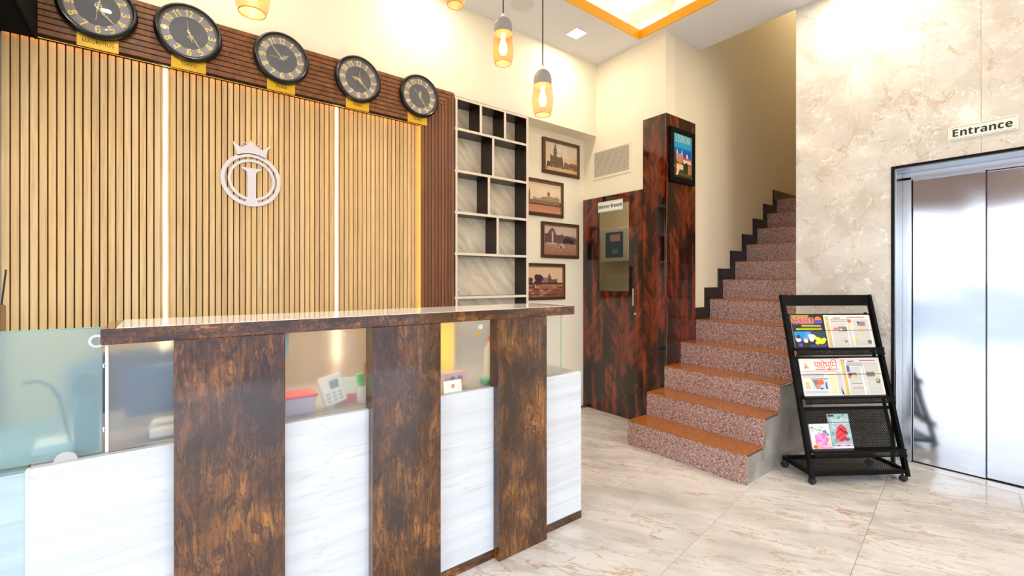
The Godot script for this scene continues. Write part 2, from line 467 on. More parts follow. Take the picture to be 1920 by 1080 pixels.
# ------------------------------------------------------------------ the room
func build_floor():
	var f := setting("floor", "polished cream marble floor with brown and grey streaks")
	obj("floor_bed", box(Vector3(-3.2, -0.14, -3.4), Vector3(4.4, -0.014, 2.8)), M.floor_slab, f)
	# large tiles, laid a few degrees off the walls
	var turn := deg_to_rad(7.24)
	var e1 := Vector3(cos(turn), 0, -sin(turn)); var e2 := Vector3(sin(turn), 0, cos(turn))
	for i in range(-4, 3):
		for j in range(-6, 6):
			var u0 := 3.72 + 2.4 * (i - 1); var v0 := -0.349 + 0.593 * j
			var mid := e1 * (u0 + 1.2) + e2 * (v0 + 0.3)
			if mid.x < -3.9 or mid.x > 5.2 or mid.z < -3.6 or mid.z > 2.9: continue
			var ts := box(Vector3(0.0006, -0.012, 0.0006), Vector3(2.3994, -0.0004, 0.5924), 0.0007)
			var uv := []; var shift := Vector2(rng.randf() * 0.3 + u0, rng.randf() * 0.3 + v0)
			var cor := [Vector3(0.001, 0, 0.001), Vector3(2.399, 0, 0.001), Vector3(2.399, 0, 0.592), Vector3(0.001, 0, 0.592)]
			for p in cor: uv.append((Vector2(p.x, p.z) + shift).rotated(0.38))   # the veins run slanting through the slabs
			quad(ts, cor[0], cor[1], cor[2], cor[3], Vector3.UP, Vector2.ZERO, uv)
			var t := obj("floor_tile", ts, M.floor, f)
			t.position = e1 * u0 + e2 * v0; t.rotation.y = turn
	var g := tag(obj("pavement", box(Vector3(-60, -0.4, -60), Vector3(60, -0.2, 60)), M.concrete), "grey pavement outside the lobby", "", "", "structure")

func build_walls():
	var H := 3.9
	var wb := setting("wall_back", "cream painted wall behind the reception")
	obj("plaster", box(Vector3(-3.2, 0, -3.30), Vector3(1.77, H, -3.07)), M.wall, wb)
	obj("plaster", box(Vector3(1.77, 2.75, -3.30), Vector3(3.62, H, -3.07)), M.wall, wb)
	obj("plaster", box(Vector3(1.77, 0, -3.42), Vector3(3.62, 2.75, -3.24)), M.wall, wb)
	var wm := setting("wall_meter", "cream wall above the wood door under the air vent")
	obj("plaster", box(Vector3(3.455, 2.13, -3.24), Vector3(3.60, H, -2.5)), M.wall, wm)
	obj("plaster", box(Vector3(3.455, 0, -2.5), Vector3(3.60, H, -2.277)), M.wall, wm)
	# the small room behind the door
	var wr := setting("wall_meter_room", "pale walls of the small room behind the wood door")
	obj("plaster", box(Vector3(4.35, 0, -3.9), Vector3(4.45, 2.6, -2.42)), M.stair_wall, wr)
	obj("plaster", box(Vector3(3.62, 0, -4.0), Vector3(4.45, 2.6, -3.9)), M.stair_wall, wr)
	obj("plaster", box(Vector3(3.60, 2.5, -3.9), Vector3(4.45, 2.6, -2.42)), M.stair_wall, wr)
	obj("plaster", box(Vector3(3.55, 0, -3.92), Vector3(3.62, 2.6, -3.24)), M.stair_wall, wr)
	var ws := setting("wall_stair", "beige wall rising beside the stairs")
	obj("plaster", box(Vector3(3.60, 0, -2.42), Vector3(7.7, 5.6, -2.277)), M.stair_wall, ws)
	obj("plaster", box(Vector3(7.5, 2.2, -2.28), Vector3(7.7, 5.6, -1.3)), M.stair_wall, ws)
	obj("plaster", box(Vector3(4.3, 0, -1.46), Vector3(7.7, 5.6, -1.32)), M.stair_wall, ws)
	obj("plaster", box(Vector3(3.86, 3.56, -2.28), Vector3(4.01, 5.6, -1.3)), M.stair_wall, ws)
	obj("plaster", box(Vector3(3.86, 5.6, -2.42), Vector3(7.7, 5.7, -1.3)), M.stair_wall, ws)
	# the elevator wall of large marble slabs
	var wr2 := setting("wall_right", "cream marble slab wall round the elevator")
	var a := st()
	bx(a, Vector3(4.01, 0, -1.46), Vector3(4.03, H, -0.86), 0.001)
	bx(a, Vector3(4.01, 2.085, -0.8601), Vector3(4.03, H, -0.4275), 0.001)
	obj("marble_slab", a, M.marble, wr2)
	obj("marble_slab", box(Vector3(4.01, 2.085, -0.4265), Vector3(4.03, H, 0.30), 0.001, Vector2(0.55, 0.37)), M.marble, wr2)
	var b := st()
	bx(b, Vector3(4.01, 0, 0.301), Vector3(4.03, H, 1.4), 0.001, Vector2(0.2, 0.8))
	obj("marble_slab", b, M.marble, wr2)
	obj("marble_slab", box(Vector3(4.01, 0, 1.401), Vector3(4.03, H, 2.8), 0.001, Vector2(0.9, 0.1)), M.marble, wr2)
	obj("masonry", box(Vector3(4.03, 0, -1.4601), Vector3(4.30, 5.6, -0.86)), M.stair_wall, wr2)
	obj("masonry", box(Vector3(4.03, 2.085, -0.86), Vector3(4.30, H, 0.30)), M.stair_wall, wr2)
	obj("masonry", box(Vector3(4.03, 0, 0.30), Vector3(4.30, H, 2.8)), M.stair_wall, wr2)
	obj("masonry", box(Vector3(4.27, 0, -0.86), Vector3(4.35, 2.2, 0.30)), M.dark_metal, wr2)
	# open street entrance on the left, wide shop window at the front
	var wl := setting("wall_left", "cream wall with the wide street entrance")
	obj("plaster", box(Vector3(-3.2, 0, -3.07), Vector3(-3.0, H, -2.6)), M.wall, wl)
	obj("plaster", box(Vector3(-3.2, 2.5, -2.6), Vector3(-3.0, H, 2.8)), M.walnut_flat, wl)
	obj("plaster", box(Vector3(-3.2, 0, 1.9), Vector3(-3.0, H, 2.8)), M.wall, wl)
	var wf := setting("wall_front", "cream wall with the wide shop front opening")
	obj("plaster", box(Vector3(-3.0, 0, 2.6), Vector3(-2.4, H, 2.8)), M.wall, wf)
	obj("plaster", box(Vector3(-2.4, 2.6, 2.6), Vector3(3.0, H, 2.8)), M.wall, wf)
	obj("plaster", box(Vector3(3.0, 0, 2.6), Vector3(4.01, H, 2.8)), M.wall, wf)
	# wood cladding of the pillar beside the door
	var p := thing("pillar_cladding", "glossy dark red mahogany veneer cladding on the pillar between door and stairs", "cladding")
	obj("panel", box(Vector3(3.44, 0, -2.503), Vector3(3.455, 2.75, -2.277), 0.001, Vector2(0.03, 0.35)), M.mahogany, p)
	obj("panel", box(Vector3(3.44, 0, -2.277), Vector3(3.905, 2.75, -2.262), 0.001, Vector2(0.25, 0.1)), M.mahogany, p)

func build_ceiling():
	var c := setting("ceiling", "white ceiling with a recessed lit tray")
	var x0 := 0.3; var x1 := 3.40; var z0 := -2.51; var z1 := 1.2; var y1 := 3.55
	obj("board", box(Vector3(-3.0, CEIL, -3.07), Vector3(x0, y1, 2.6)), M.ceiling, c)
	obj("board", box(Vector3(x1, CEIL, -2.277), Vector3(4.01, y1, 2.6)), M.ceiling, c)
	obj("board", box(Vector3(x1, CEIL, -3.07), Vector3(3.455, y1, -2.277)), M.ceiling, c)
	obj("board", box(Vector3(x0, CEIL, -3.07), Vector3(x1, y1, z0)), M.ceiling, c)
	obj("board", box(Vector3(x0, CEIL, z1), Vector3(x1, y1, 2.6)), M.ceiling, c)
	obj("tray_top", box(Vector3(x0 - 0.2, 3.78, z0 - 0.2), Vector3(x1 + 0.2, 3.86, z1 + 0.2)), M.ceiling, c)
	obj("tray_side", box(Vector3(x0 - 0.2, y1, z0 - 0.2), Vector3(x0 - 0.14, 3.78, z1 + 0.2)), M.ceiling, c)
	obj("tray_side", box(Vector3(x1 + 0.14, y1, z0 - 0.2), Vector3(x1 + 0.2, 3.78, z1 + 0.2)), M.ceiling, c)
	obj("tray_side", box(Vector3(x0 - 0.14, y1, z0 - 0.2), Vector3(x1 + 0.14, 3.78, z0 - 0.14)), M.ceiling, c)
	obj("tray_side", box(Vector3(x0 - 0.14, y1, z1 + 0.14), Vector3(x1 + 0.14, 3.78, z1 + 0.2)), M.ceiling, c)
	obj("roof", box(Vector3(-3.2, 3.9, -3.3), Vector3(3.86, 4.0, 2.8)), M.ceiling, c)
	obj("roof", box(Vector3(3.86, 3.9, -1.3), Vector3(4.35, 4.0, 2.8)), M.ceiling, c)
	var l := setting("trim_1", "bright orange edge band of the ceiling tray")
	obj("band", box(Vector3(x0, CEIL - 0.002, z0), Vector3(x1, y1, z0 + 0.012)), M.cove_lip, l)
	obj("band", box(Vector3(x0, CEIL - 0.002, z1 - 0.012), Vector3(x1, y1, z1)), M.cove_lip, l)
	obj("band", box(Vector3(x1 - 0.012, CEIL - 0.002, z0 + 0.012), Vector3(x1, y1, z1 - 0.012)), M.cove_lip, l)
	obj("band", box(Vector3(x0, CEIL - 0.002, z0 + 0.012), Vector3(x0 + 0.012, y1, z1 - 0.012)), M.cove_lip, l)
	# light strips lying on the ledge behind the band
	var t := thing("cove_light_strip", "white LED light strip glowing behind the orange band of the ceiling tray", "light strip")
	var lamp := glow(Color(1.0, 0.93, 0.84), 5.0)
	for k in [[Vector3((x0 + x1) / 2, 0, z0 - 0.03), x1 - x0, 0.0], [Vector3((x0 + x1) / 2, 0, z1 + 0.03), x1 - x0, 0.0], [Vector3(x1 + 0.03, 0, (z0 + z1) / 2), z1 - z0, PI / 2], [Vector3(x0 - 0.03, 0, (z0 + z1) / 2), z1 - z0, PI / 2]]:
		var s := obj("strip", cbox(Vector3.ZERO, Vector3(k[1], 0.012, 0.02)), lamp, t, k[0] + Vector3(0, y1 + 0.008, 0))
		s.rotation.y = k[2]
		area(k[0] + Vector3(0, y1 + 0.02, 0), Vector3.UP, Vector2(k[1] if k[2] == 0.0 else 0.02, 0.02 if k[2] == 0.0 else k[1]), 1.3, Color(1.0, 0.9, 0.78), t)

func area(at: Vector3, towards: Vector3, size: Vector2, e: float, c: Color, parent: Node = null):
	var l := AreaLight3D.new(); l.name = "lamp_light"
	l.light_energy = e; l.light_color = c; l.area_size = size; l.shadow_enabled = true
	l.area_range = 12.0; l.area_attenuation = 2.0
	(parent if parent else self).add_child(l, true)
	l.position = at
	if absf(towards.y) > 0.9:
		l.rotation = Vector3(-PI / 2 if towards.y < 0 else PI / 2, 0, 0)
	else:
		l.rotation.y = atan2(-towards.x, -towards.z)
	return l

func build_elevator():
	var fr := setting("trim_2", "steel elevator frame with a thin black outer edge")
	var s := st()
	bx(s, Vector3(4.0, 0, -0.862), Vector3(4.06, 2.088, -0.846), 0.002)
	bx(s, Vector3(4.0, 2.072, -0.846), Vector3(4.06, 2.088, 0.30), 0.002)
	obj("outer_edge", s, M.black, fr)
	s = st()
	bx(s, Vector3(4.02, 0, -0.848), Vector3(4.225, 2.074, -0.838), 0.001)
	bx(s, Vector3(4.195, 0, -0.838), Vector3(4.225, 2.03, -0.792), 0.001)
	obj("jamb", s, M.steel_plain, fr)
	s = st()
	bx(s, Vector3(4.02, 2.064, -0.838), Vector3(4.225, 2.074, 0.30), 0.001)
	bx(s, Vector3(4.195, 2.012, -0.838), Vector3(4.225, 2.064, 0.30), 0.001)
	obj("head", s, M.steel_plain, fr)
	obj("sill", box(Vector3(4.12, 0.0, -0.838), Vector3(4.262, 0.004, 0.0), 0.001), M.floor, fr)
	obj("track", box(Vector3(4.225, 0.002, -0.80), Vector3(4.262, 0.007, 0.0)), M.dark_metal, fr)
	obj("jamb", box(Vector3(4.02, 0, -0.02), Vector3(4.225, 2.064, 0.30), 0.001), M.steel_plain, fr)
	var d := setting("door_2", "brushed stainless steel elevator doors")
	obj("door_panel", box(Vector3(4.231, 0.01, -0.79), Vector3(4.25, 2.02, -0.428), 0.002), M.steel, d)
	obj("door_panel", box(Vector3(4.246, 0.01, -0.426), Vector3(4.262, 2.02, -0.02), 0.002, Vector2(0.4, 0.1)), M.steel, d)
	obj("seam_strip", box(Vector3(4.229, 0.01, -0.4295), Vector3(4.25, 2.02, -0.425)), M.dark_metal, d)

func build_meter_door():
	var d := setting("door_1", "glossy dark red mahogany veneer door with a tall glass window")
	var x := 3.44; var t := 0.035
	var z0 := -3.238; var z1 := -2.506; var w0 := -3.045; var w1 := -2.659; var y0 := 1.195; var y1 := 2.04
	var s := st()
	bx(s, Vector3(x, 0, z0), Vector3(x + t, y0, z1), 0.001, Vector2(0.37, 0))
	bx(s, Vector3(x, y1, z0), Vector3(x + t, 2.125, z1), 0.001, Vector2(0.37, 0))
	bx(s, Vector3(x, y0, z0), Vector3(x + t, y1, w0), 0.0, Vector2(0.37, 0))
	bx(s, Vector3(x, y0, w1), Vector3(x + t, y1, z1), 0.0, Vector2(0.37, 0))
	obj("door_panel", s, M.mahogany, d)
	obj("window_pane", box(Vector3(x + 0.004, y0, w0), Vector3(x + 0.010, y1, w1)), M.tinted, d)
	var h := st()
	bar(h, Vector3(x - 0.028, 1.066, -2.587), Vector3(x - 0.028, 1.223, -2.587), 0.012, 0.014)
	bar(h, Vector3(x - 0.03, 1.08, -2.587), Vector3(x, 1.08, -2.587), 0.01, 0.01)
	bar(h, Vector3(x - 0.03, 1.21, -2.587), Vector3(x, 1.21, -2.587), 0.01, 0.01)
	obj("handle", h, M.chrome, d)
	var k := st()
	lathe(k, [Vector2(0, 0.006), Vector2(0.01, 0.006), Vector2(0.012, 0.0)], 16)
	var lo := obj("lock", k, M.chrome, d, Vector3(x, 0.99, -2.585)); lo.rotation.z = PI / 2
	# the meter cabinet seen through the window
	var m := thing("meter_box", "white meter box with a blue window seen through the door glass", "meter box", Vector3(4.35, 1.52, -3.48), -PI / 2)
	obj("case", box(Vector3(-0.21, 0, 0), Vector3(0.21, 0.40, 0.12), 0.008), M.white, m)
	obj("window", box(Vector3(-0.13, 0.05, 0.118), Vector3(0.13, 0.35, 0.124), 0.002), mat(Color8(24, 82, 140), 0.15), m)
	obj("label", box(Vector3(-0.06, 0.24, 0.123), Vector3(0.09, 0.32, 0.1255)), mat(Color8(226, 178, 186), 0.5), m)
	obj("dial", box(Vector3(-0.03, 0.09, 0.123), Vector3(0.06, 0.15, 0.1255)), mat(Color8(70, 150, 200), 0.3), m)
	var w := thing("wall_board", "pale board on the meter room wall below the meter box", "board", Vector3(4.35, 0.95, -3.44), -PI / 2)
	obj("board", box(Vector3(-0.23, 0, 0), Vector3(0.23, 0.42, 0.03), 0.004), M.sign_white, w)
	obj("cable", tubed([Vector3(0.15, 0.4, 0.035), Vector3(0.16, 0.2, 0.045), Vector3(0.14, 0.05, 0.04)], 0.004), M.ink, w)
	var b := thing("meter_room_bulb", "round ceiling bulb inside the meter room, out of sight", "lamp", Vector3(3.95, 2.42, -2.9))
	var s2 := st(); lathe(s2, [Vector2(0, -0.03), Vector2(0.03, -0.015), Vector2(0.035, 0.02), Vector2(0.02, 0.06), Vector2(0, 0.08)], 16)
	obj("bulb", s2, glow(Color(1, 0.95, 0.85), 4.0), b)
	omni(Vector3.ZERO, 0.7, Color(1, 0.95, 0.85), 0.03, b)
	var sl := thing("landing_lamp", "round ceiling lamp above the upper stair landing, hidden behind the marble wall", "lamp", Vector3(6.2, 5.56, -1.85))
	var s3 := st(); lathe(s3, [Vector2(0, -0.06), Vector2(0.08, -0.045), Vector2(0.12, 0.0), Vector2(0.12, 0.04)], 24)
	obj("shade", s3, glow(Color(1, 0.9, 0.7), 3.0), sl)
	omni(Vector3(0, -0.12, 0), 1.7, Color(1, 0.96, 0.88), 0.1, sl)

func tubed(pts: Array, r: float, segs := 8) -> SurfaceTool:
	var s := st(); tube(s, pts, r, segs); return s

func omni(at: Vector3, e: float, c: Color, size: float, parent: Node):
	var l := OmniLight3D.new(); l.name = "lamp_light"
	l.light_energy = e; l.light_color = c; l.light_size = size; l.omni_range = 12.0; l.omni_attenuation = 2.0; l.shadow_enabled = true
	parent.add_child(l, true); l.position = at

func build_stairs():
	var X0 := 2.912; var run := 0.2495; var rise := 0.186
	var t := thing("staircase", "reddish brown granite staircase with polished orange brown treads climbing behind the marble wall", "staircase")
	var zl := -2.262
	for i in 12:
		var x := X0 + run * i; var y0 := rise * i + (0.0 if i == 0 else 0.006); var y1 := rise * (i + 1) + 0.006
		var zr := -1.345 if i <= 4 else -1.462
		var zt := -1.345 if i < 4 else -1.462
		var zl2 := zl
		obj("riser", box(Vector3(x, y0 if i == 0 else y0 - 0.002, zl2), Vector3(x + 0.02, y1 - 0.007, zr), 0.001, Vector2(rng.randf(), rng.randf())), M.granite, t)
		var s := st()
		var back := x + run + 0.02 if i < 11 else 7.5
		var o := Vector2(rng.randf(), rng.randf())
		if i == 4:
			bx(s, Vector3(x - 0.004, y1 - 0.007, zl2), Vector3(4.008, y1, -1.345), 0.002, o)
			bx(s, Vector3(4.008, y1 - 0.007, zl2), Vector3(back, y1, zt), 0.0, o)
		else:
			bx(s, Vector3(x - 0.004, y1 - 0.007, zl2), Vector3(back, y1, zt), 0.002, o)
		obj("tread", s, M.tread, t)
	# closed stone side of the lower steps
	var pts := PackedVector2Array([Vector2(X0 + 0.002, 0.0)])
	for i in 5:
		var x := X0 + run * i + 0.002; var y := rise * (i + 1) - 0.014
		pts.append(Vector2(x, y)); pts.append(Vector2(minf(x + run, 4.008), y))
	pts.append(Vector2(4.008, 0.0))
	var s := st(); extrude(s, pts, -1.36, -1.347)
	var side := obj("side_slab", s, M.side_stone, t); tag(side, "grey stone side slab")
	# black stepped skirting on the wall
	var b := setting("baseboard_stair", "black polished stone skirting stepping up beside the stairs")
	for i in range(4, 13):
		var x := X0 + run * i - 0.075; var y1 := rise * (i + 1) + 0.006 + 0.108
		if i == 12:
			obj("skirting_tile", box(Vector3(x, rise * 12, -2.277), Vector3(7.5, rise * 12 + 0.114, -2.264), 0.001), M.skirting, b)
			continue
		obj("skirting_tile", box(Vector3(x if i > 4 else 3.906, rise * i, -2.277), Vector3(x + run - 0.002, y1, -2.264), 0.001), M.skirting, b)

# ------------------------------------------------------------------ reception wall
func build_slats():
	var zf := -3.04; var yt := 2.436
	var z_back := -3.068
	var names_ := ["light oak slatted wall panel left of the first light strip, under the MAURITIUS clock", "light oak slatted wall panel with the white crown emblem, between the two light strips", "light oak slatted wall panel right of the second light strip, beside the walnut frame"]
	var from := [-0.585, 0.027, 0.920]
	var to := [-0.008, 0.882, 1.486]
	var shape := {}
	for k in 3:
		var p := thing("slat_panel", names_[k], "wall panel", Vector3.ZERO, 0.0, "slatted oak wall panels")
		obj("backing", box(Vector3(from[k], 0.02, -3.07), Vector3(to[k], yt + 0.03, -3.062)), M.groove, p)
		var n := int(round((to[k] - from[k]) / 0.0299))
		var pitch: float = (to[k] - from[k]) / n
		for i in n:
			var v := rng.randi() % 6
			var key := str(v) + str(k)
			if not shape.has(key):
				shape[key] = box(Vector3(0.0026, 0.02, -3.062), Vector3(pitch - 0.0026, yt, zf), 0.0012, Vector2(v * 0.17, v * 0.31)).commit()
			obj("slat", shape[key], M.oak[rng.randi() % 5], p, Vector3(from[k] + pitch * i, 0, 0))
	# light strips between the panels
	for k in 2:
		var x: float = [0.0095, 0.901][k]
		var t := thing("light_strip", ["vertical white LED light strip between slat panels, under the TOKYO clock's left edge", "vertical white LED light strip between slat panels, just left of the fourth clock"][k], "light strip", Vector3(x, 0, 0), 0.0, "vertical light strips in the slatted wall")
		obj("channel", box(Vector3(-0.0175, 0.02, -3.07), Vector3(0.0185, yt + 0.03, -3.050)), M.oak[0], t)
		obj("diffuser", box(Vector3(-0.009, 0.02, -3.050), Vector3(0.009, yt, -3.043), 0.002), M.led, t)
		area(Vector3(0, 1.6, -3.04), Vector3.BACK, Vector2(0.012, 1.66), 0.75, Color(1, 0.91, 0.72), t)
	# walnut frame of fine strips round the slats, mitred at the corner
	var f := thing("walnut_frame", "dark walnut ribbed frame above and beside the oak slats, behind the clocks", "wall panel")
	var s := st()
	bx(s, Vector3(-1.6, yt + 0.004, -3.068), Vector3(1.765, 2.735, -3.012))
	bx(s, Vector3(1.492, 0.02, -3.068), Vector3(1.765, yt + 0.004, -3.012))
	bx(s, Vector3(-1.6, 0.02, -3.068), Vector3(-0.605, yt + 0.004, -3.012))
	obj("backing", s, M.groove, f)
	for i in 10:
		var p := 0.0290
		var y1 := 2.735 - p * i; var x1 := 1.765 - p * 0.97 * i
		obj("strip", box(Vector3(-1.6, y1 - p + 0.0035, -3.012), Vector3(x1, y1, -3.0), 0.002, Vector2(0, i * 0.23)), M.walnut_flat, f)
		obj("strip", box(Vector3(x1 - p * 0.97 + 0.0035, 0.02, -3.012), Vector3(x1, y1 - p + 0.0035, -3.0), 0.002, Vector2(i * 0.19, 0)), M.walnut[i % 3], f)
	for i in 8:
		obj("strip", box(Vector3(-0.605 - 0.029 * (i + 1) + 0.0035, 0.02, -3.012), Vector3(-0.605 - 0.029 * i, yt + 0.004, -3.0), 0.002, Vector2(i * 0.13, 0)), M.walnut[i % 3], f)
	# warm strips hidden behind the frame that graze the slat ends
	var g := thing("edge_light_strip", "thin amber LED strip tucked under the walnut frame along the slat tops", "light strip")
	obj("strip", box(Vector3(-0.58, yt + 0.003, -3.032), Vector3(1.48, yt + 0.0045, -3.028)), M.led_amber, g)
	area(Vector3(0.45, yt + 0.002, -3.030), Vector3.DOWN, Vector2(2.06, 0.008), 0.06, Color(1, 0.62, 0.16), g)
	var g2 := thing("edge_light_strip", "thin amber LED strip tucked beside the walnut frame at the right end of the slats", "light strip")
	obj("strip", box(Vector3(1.487, 0.02, -3.055), Vector3(1.492, yt, -3.014)), M.led_amber, g2)
	area(Vector3(1.485, 1.7, -3.03), Vector3.LEFT, Vector2(0.03, 1.4), 0.02, Color(1, 0.7, 0.25), g2)
	# black unit at the top left corner
	var u := thing("wall_unit", "black box shaped unit mounted high on the wall at the left end", "wall unit")
	obj("body", box(Vector3(-1.35, 2.417, -2.999), Vector3(-0.472, 2.80, -2.35), 0.006), M.black_matt, u)
	obj("edge_strip", box(Vector3(-0.472, 2.415, -2.999), Vector3(-0.460, 2.80, -2.35), 0.003), M.black_matt, u)

func build_shelf():
	var t := thing("wall_shelf", "tall open wall shelf with cream edges, dark walnut insides and stone back panel", "shelf")
	var zf := -3.0; var zb := -3.165
	var x0 := 1.769; var x1 := 2.505
	obj("back_panel", box(Vector3(x0, 0.05, -3.235), Vector3(x1, 2.70, zb)), M.shelf_back, t)
	var e := 0.02
	# boards: dark inside with a pale front edging strip
	var hor := [2.715, 2.478, 2.152, 1.832, 1.514, 1.174, 0.85, 0.5]
	for i in hor.size():
		var y: float = hor[i]
		var b := obj("board", box(Vector3(x0, y - e + 0.001, zb), Vector3(x1, y - 0.001, zf - 0.003)), M.burl_dark, t)
		obj("edging", box(Vector3(x0, y - e, zf - 0.003), Vector3(x1, y, zf), 0.001), M.shelf_edge, b)
	for x in [x0, x1 - 0.024]:
		var b := obj("side_panel", box(Vector3(x + 0.001, 0.05, zb), Vector3(x + 0.023, 2.695, zf - 0.003)), M.burl_dark, t)
		obj("edging", box(Vector3(x + (0.006 if x == x0 else 0.0), 0.05, zf - 0.003), Vector3(x + 0.024, 2.715, zf + 0.001), 0.001), M.shelf_edge, b)
	obj("outer_face", box(Vector3(x1 - 0.001, 0.05, -3.239), Vector3(x1 + 0.001, 2.715, zf)), M.shelf_edge, t)
	for k in [[2.010, 0], [2.252, 0], [2.131, 1], [2.088, 2], [2.176, 3]]:
		var ya: float = hor[k[1]] - e; var yb: float = hor[k[1] + 1]
		var b := obj("divider", box(Vector3(k[0] - 0.010, yb, zb), Vector3(k[0] + 0.010, ya, zf - 0.003)), M.burl_dark, t)
		obj("edging", box(Vector3(k[0] - 0.011, yb, zf - 0.003), Vector3(k[0] + 0.011, ya, zf), 0.001), M.shelf_edge, b)

# ------------------------------------------------------------------ the counter
func build_desk():
	var d := thing("reception_desk", "reception desk with white stone fronts between three glossy burl walnut columns", "desk")
	var zp := -1.72
	var cut := [-0.28, 0.18, 0.772, 1.37, 1.813]
	for i in 4:
		obj("front_panel", box(Vector3(cut[i], 0.04, zp - 0.03), Vector3(cut[i + 1] - 0.001, 0.80, zp), 0.0015, Vector2(i * 0.37, i * 0.21)), M.travertine, d)
		obj("plinth", box(Vector3(cut[i], 0, zp - 0.03), Vector3(cut[i + 1] - 0.001, 0.04, zp + 0.003), 0.001, Vector2(i * 0.3, 0)), M.burl_edge, d)
	obj("desk_ledge", box(Vector3(-0.28, 0.775, -2.30), Vector3(1.813, 0.797, zp - 0.03), 0.002), mat(Color8(150, 152, 156), 0.3), d)
	obj("desk_end", box(Vector3(1.79, 0, -2.30), Vector3(1.813, 0.775, zp - 0.03)), M.burl_edge, d)
	for k in [[0.025, 0.327], [0.630, 0.922], [1.223, 1.521]]:
		obj("column", box(Vector3(k[0], 0, -1.752), Vector3(k[1], 1.12, -1.677), 0.002, Vector2(k[0] * 1.7, k[0])), M.burl, d)
	# lower return on the left
	var r := thing("desk_return", "pale green tinted stone front continuing at the left end of the desk", "desk")
	obj("front_panel", box(Vector3(-1.4, 0.0, -1.78), Vector3(-0.288, 0.790, -1.735), 0.002), M.travertine_green, r)
	obj("end_strip", box(Vector3(-0.2875, 0.0, -1.75), Vector3(-0.2805, 0.797, -1.722), 0.001), M.white, r)
	obj("return_ledge", box(Vector3(-1.4, 0.790, -2.3), Vector3(-0.288, 0.797, -1.735), 0.001), mat(Color8(120, 150, 150), 0.7), r)
	var c := thing("counter_top", "raised counter top with burl walnut edge and white stone inlay", "counter top")
	obj("slab", box(Vector3(-0.137, 1.12, -2.02), Vector3(1.717, 1.164, -1.677), 0.002, Vector2(0.1, 0.4)), M.burl_edge, c)
	obj("inlay", box(Vector3(-0.105, 1.1635, -2.02), Vector3(1.655, 1.1655, -1.682), 0.0005), mat(Color8(240, 238, 236), 0.07), c)
	var sp := thing("under_counter_light", "LED strip fixed under the counter top behind the glass", "light strip")
	obj("strip", box(Vector3(0.0, 1.110, -1.93), Vector3(1.65, 1.119, -1.91), 0.001), glow(Color(1, 0.88, 0.68), 2.5), sp)
	area(Vector3(0.825, 1.107, -1.92), Vector3.DOWN, Vector2(1.6, 0.02), 2.2, Color(1, 0.84, 0.62), sp)
	# frosted glass between ledge and counter top
	var g := thing("glass_screen", "frosted clear glass screen under the counter top between the walnut columns", "glass screen")
	for k in [[-0.125, 0.77], [0.774, 1.37], [1.374, 1.70]]:
		obj("pane", box(Vector3(k[0], 0.799, -1.768), Vector3(k[1], 1.1195, -1.760)), M.frosted, g)
	obj("edge_strip", box(Vector3(-0.133, 0.799, -1.770), Vector3(-0.1255, 1.118, -1.756), 0.001), M.white, g)
	obj("edge_strip", box(Vector3(1.7003, 0.799, -1.769), Vector3(1.703, 1.118, -1.759), 0.0005), M.glass_edge, g)
	var cl := st(); lathe(cl, [Vector2(0.0, 0.008), Vector2(0.012, 0.008), Vector2(0.015, 0.0), Vector2(0, 0)], 20)
	var ci := obj("clamp", cl, M.white, g, Vector3(1.172, 1.083, -1.759)); ci.rotation.x = PI / 2
	obj("tag", box(Vector3(1.158, 1.045, -1.759), Vector3(1.176, 1.064, -1.757), 0.0005), M.gold_plate, g)
	var gg := thing("glass_screen", "green tinted frosted glass screen at the left end of the desk", "glass screen")
	obj("pane", box(Vector3(-1.4, 0.802, -1.768), Vector3(-0.139, 1.163, -1.758), 0.0015), M.frosted_green, gg)
	obj("edge_strip", box(Vector3(-1.4, 1.163, -1.768), Vector3(-0.139, 1.1645, -1.758), 0.0005), M.glass_edge, gg)
	var k1 := st(); half_disc(k1, 0.024, 0.012)
	obj("clamp", k1, M.pale_grey, gg, Vector3(-0.214, 0.799, -1.758))
	var k2 := st(); ring(k2, Vector2.ZERO, 0.012, 0.019, 0, 0.008, 28)
	obj("clamp", k2, M.chrome, gg, Vector3(-0.150, 1.125, -1.758))
	obj("hinge", box(Vector3(-0.1385, 1.045, -1.768), Vector3(-0.1335, 1.058, -1.754), 0.001), M.chrome, gg)
	obj("hinge", box(Vector3(-0.1385, 0.86, -1.768), Vector3(-0.1335, 0.873, -1.754), 0.001), M.chrome, gg)

func half_disc(s: SurfaceTool, r: float, t: float):
	var pts := PackedVector2Array()
	for i in 17: pts.append(Vector2(cos(PI * i / 16) * r, sin(PI * i / 16) * r))
	extrude(s, pts, 0, t)

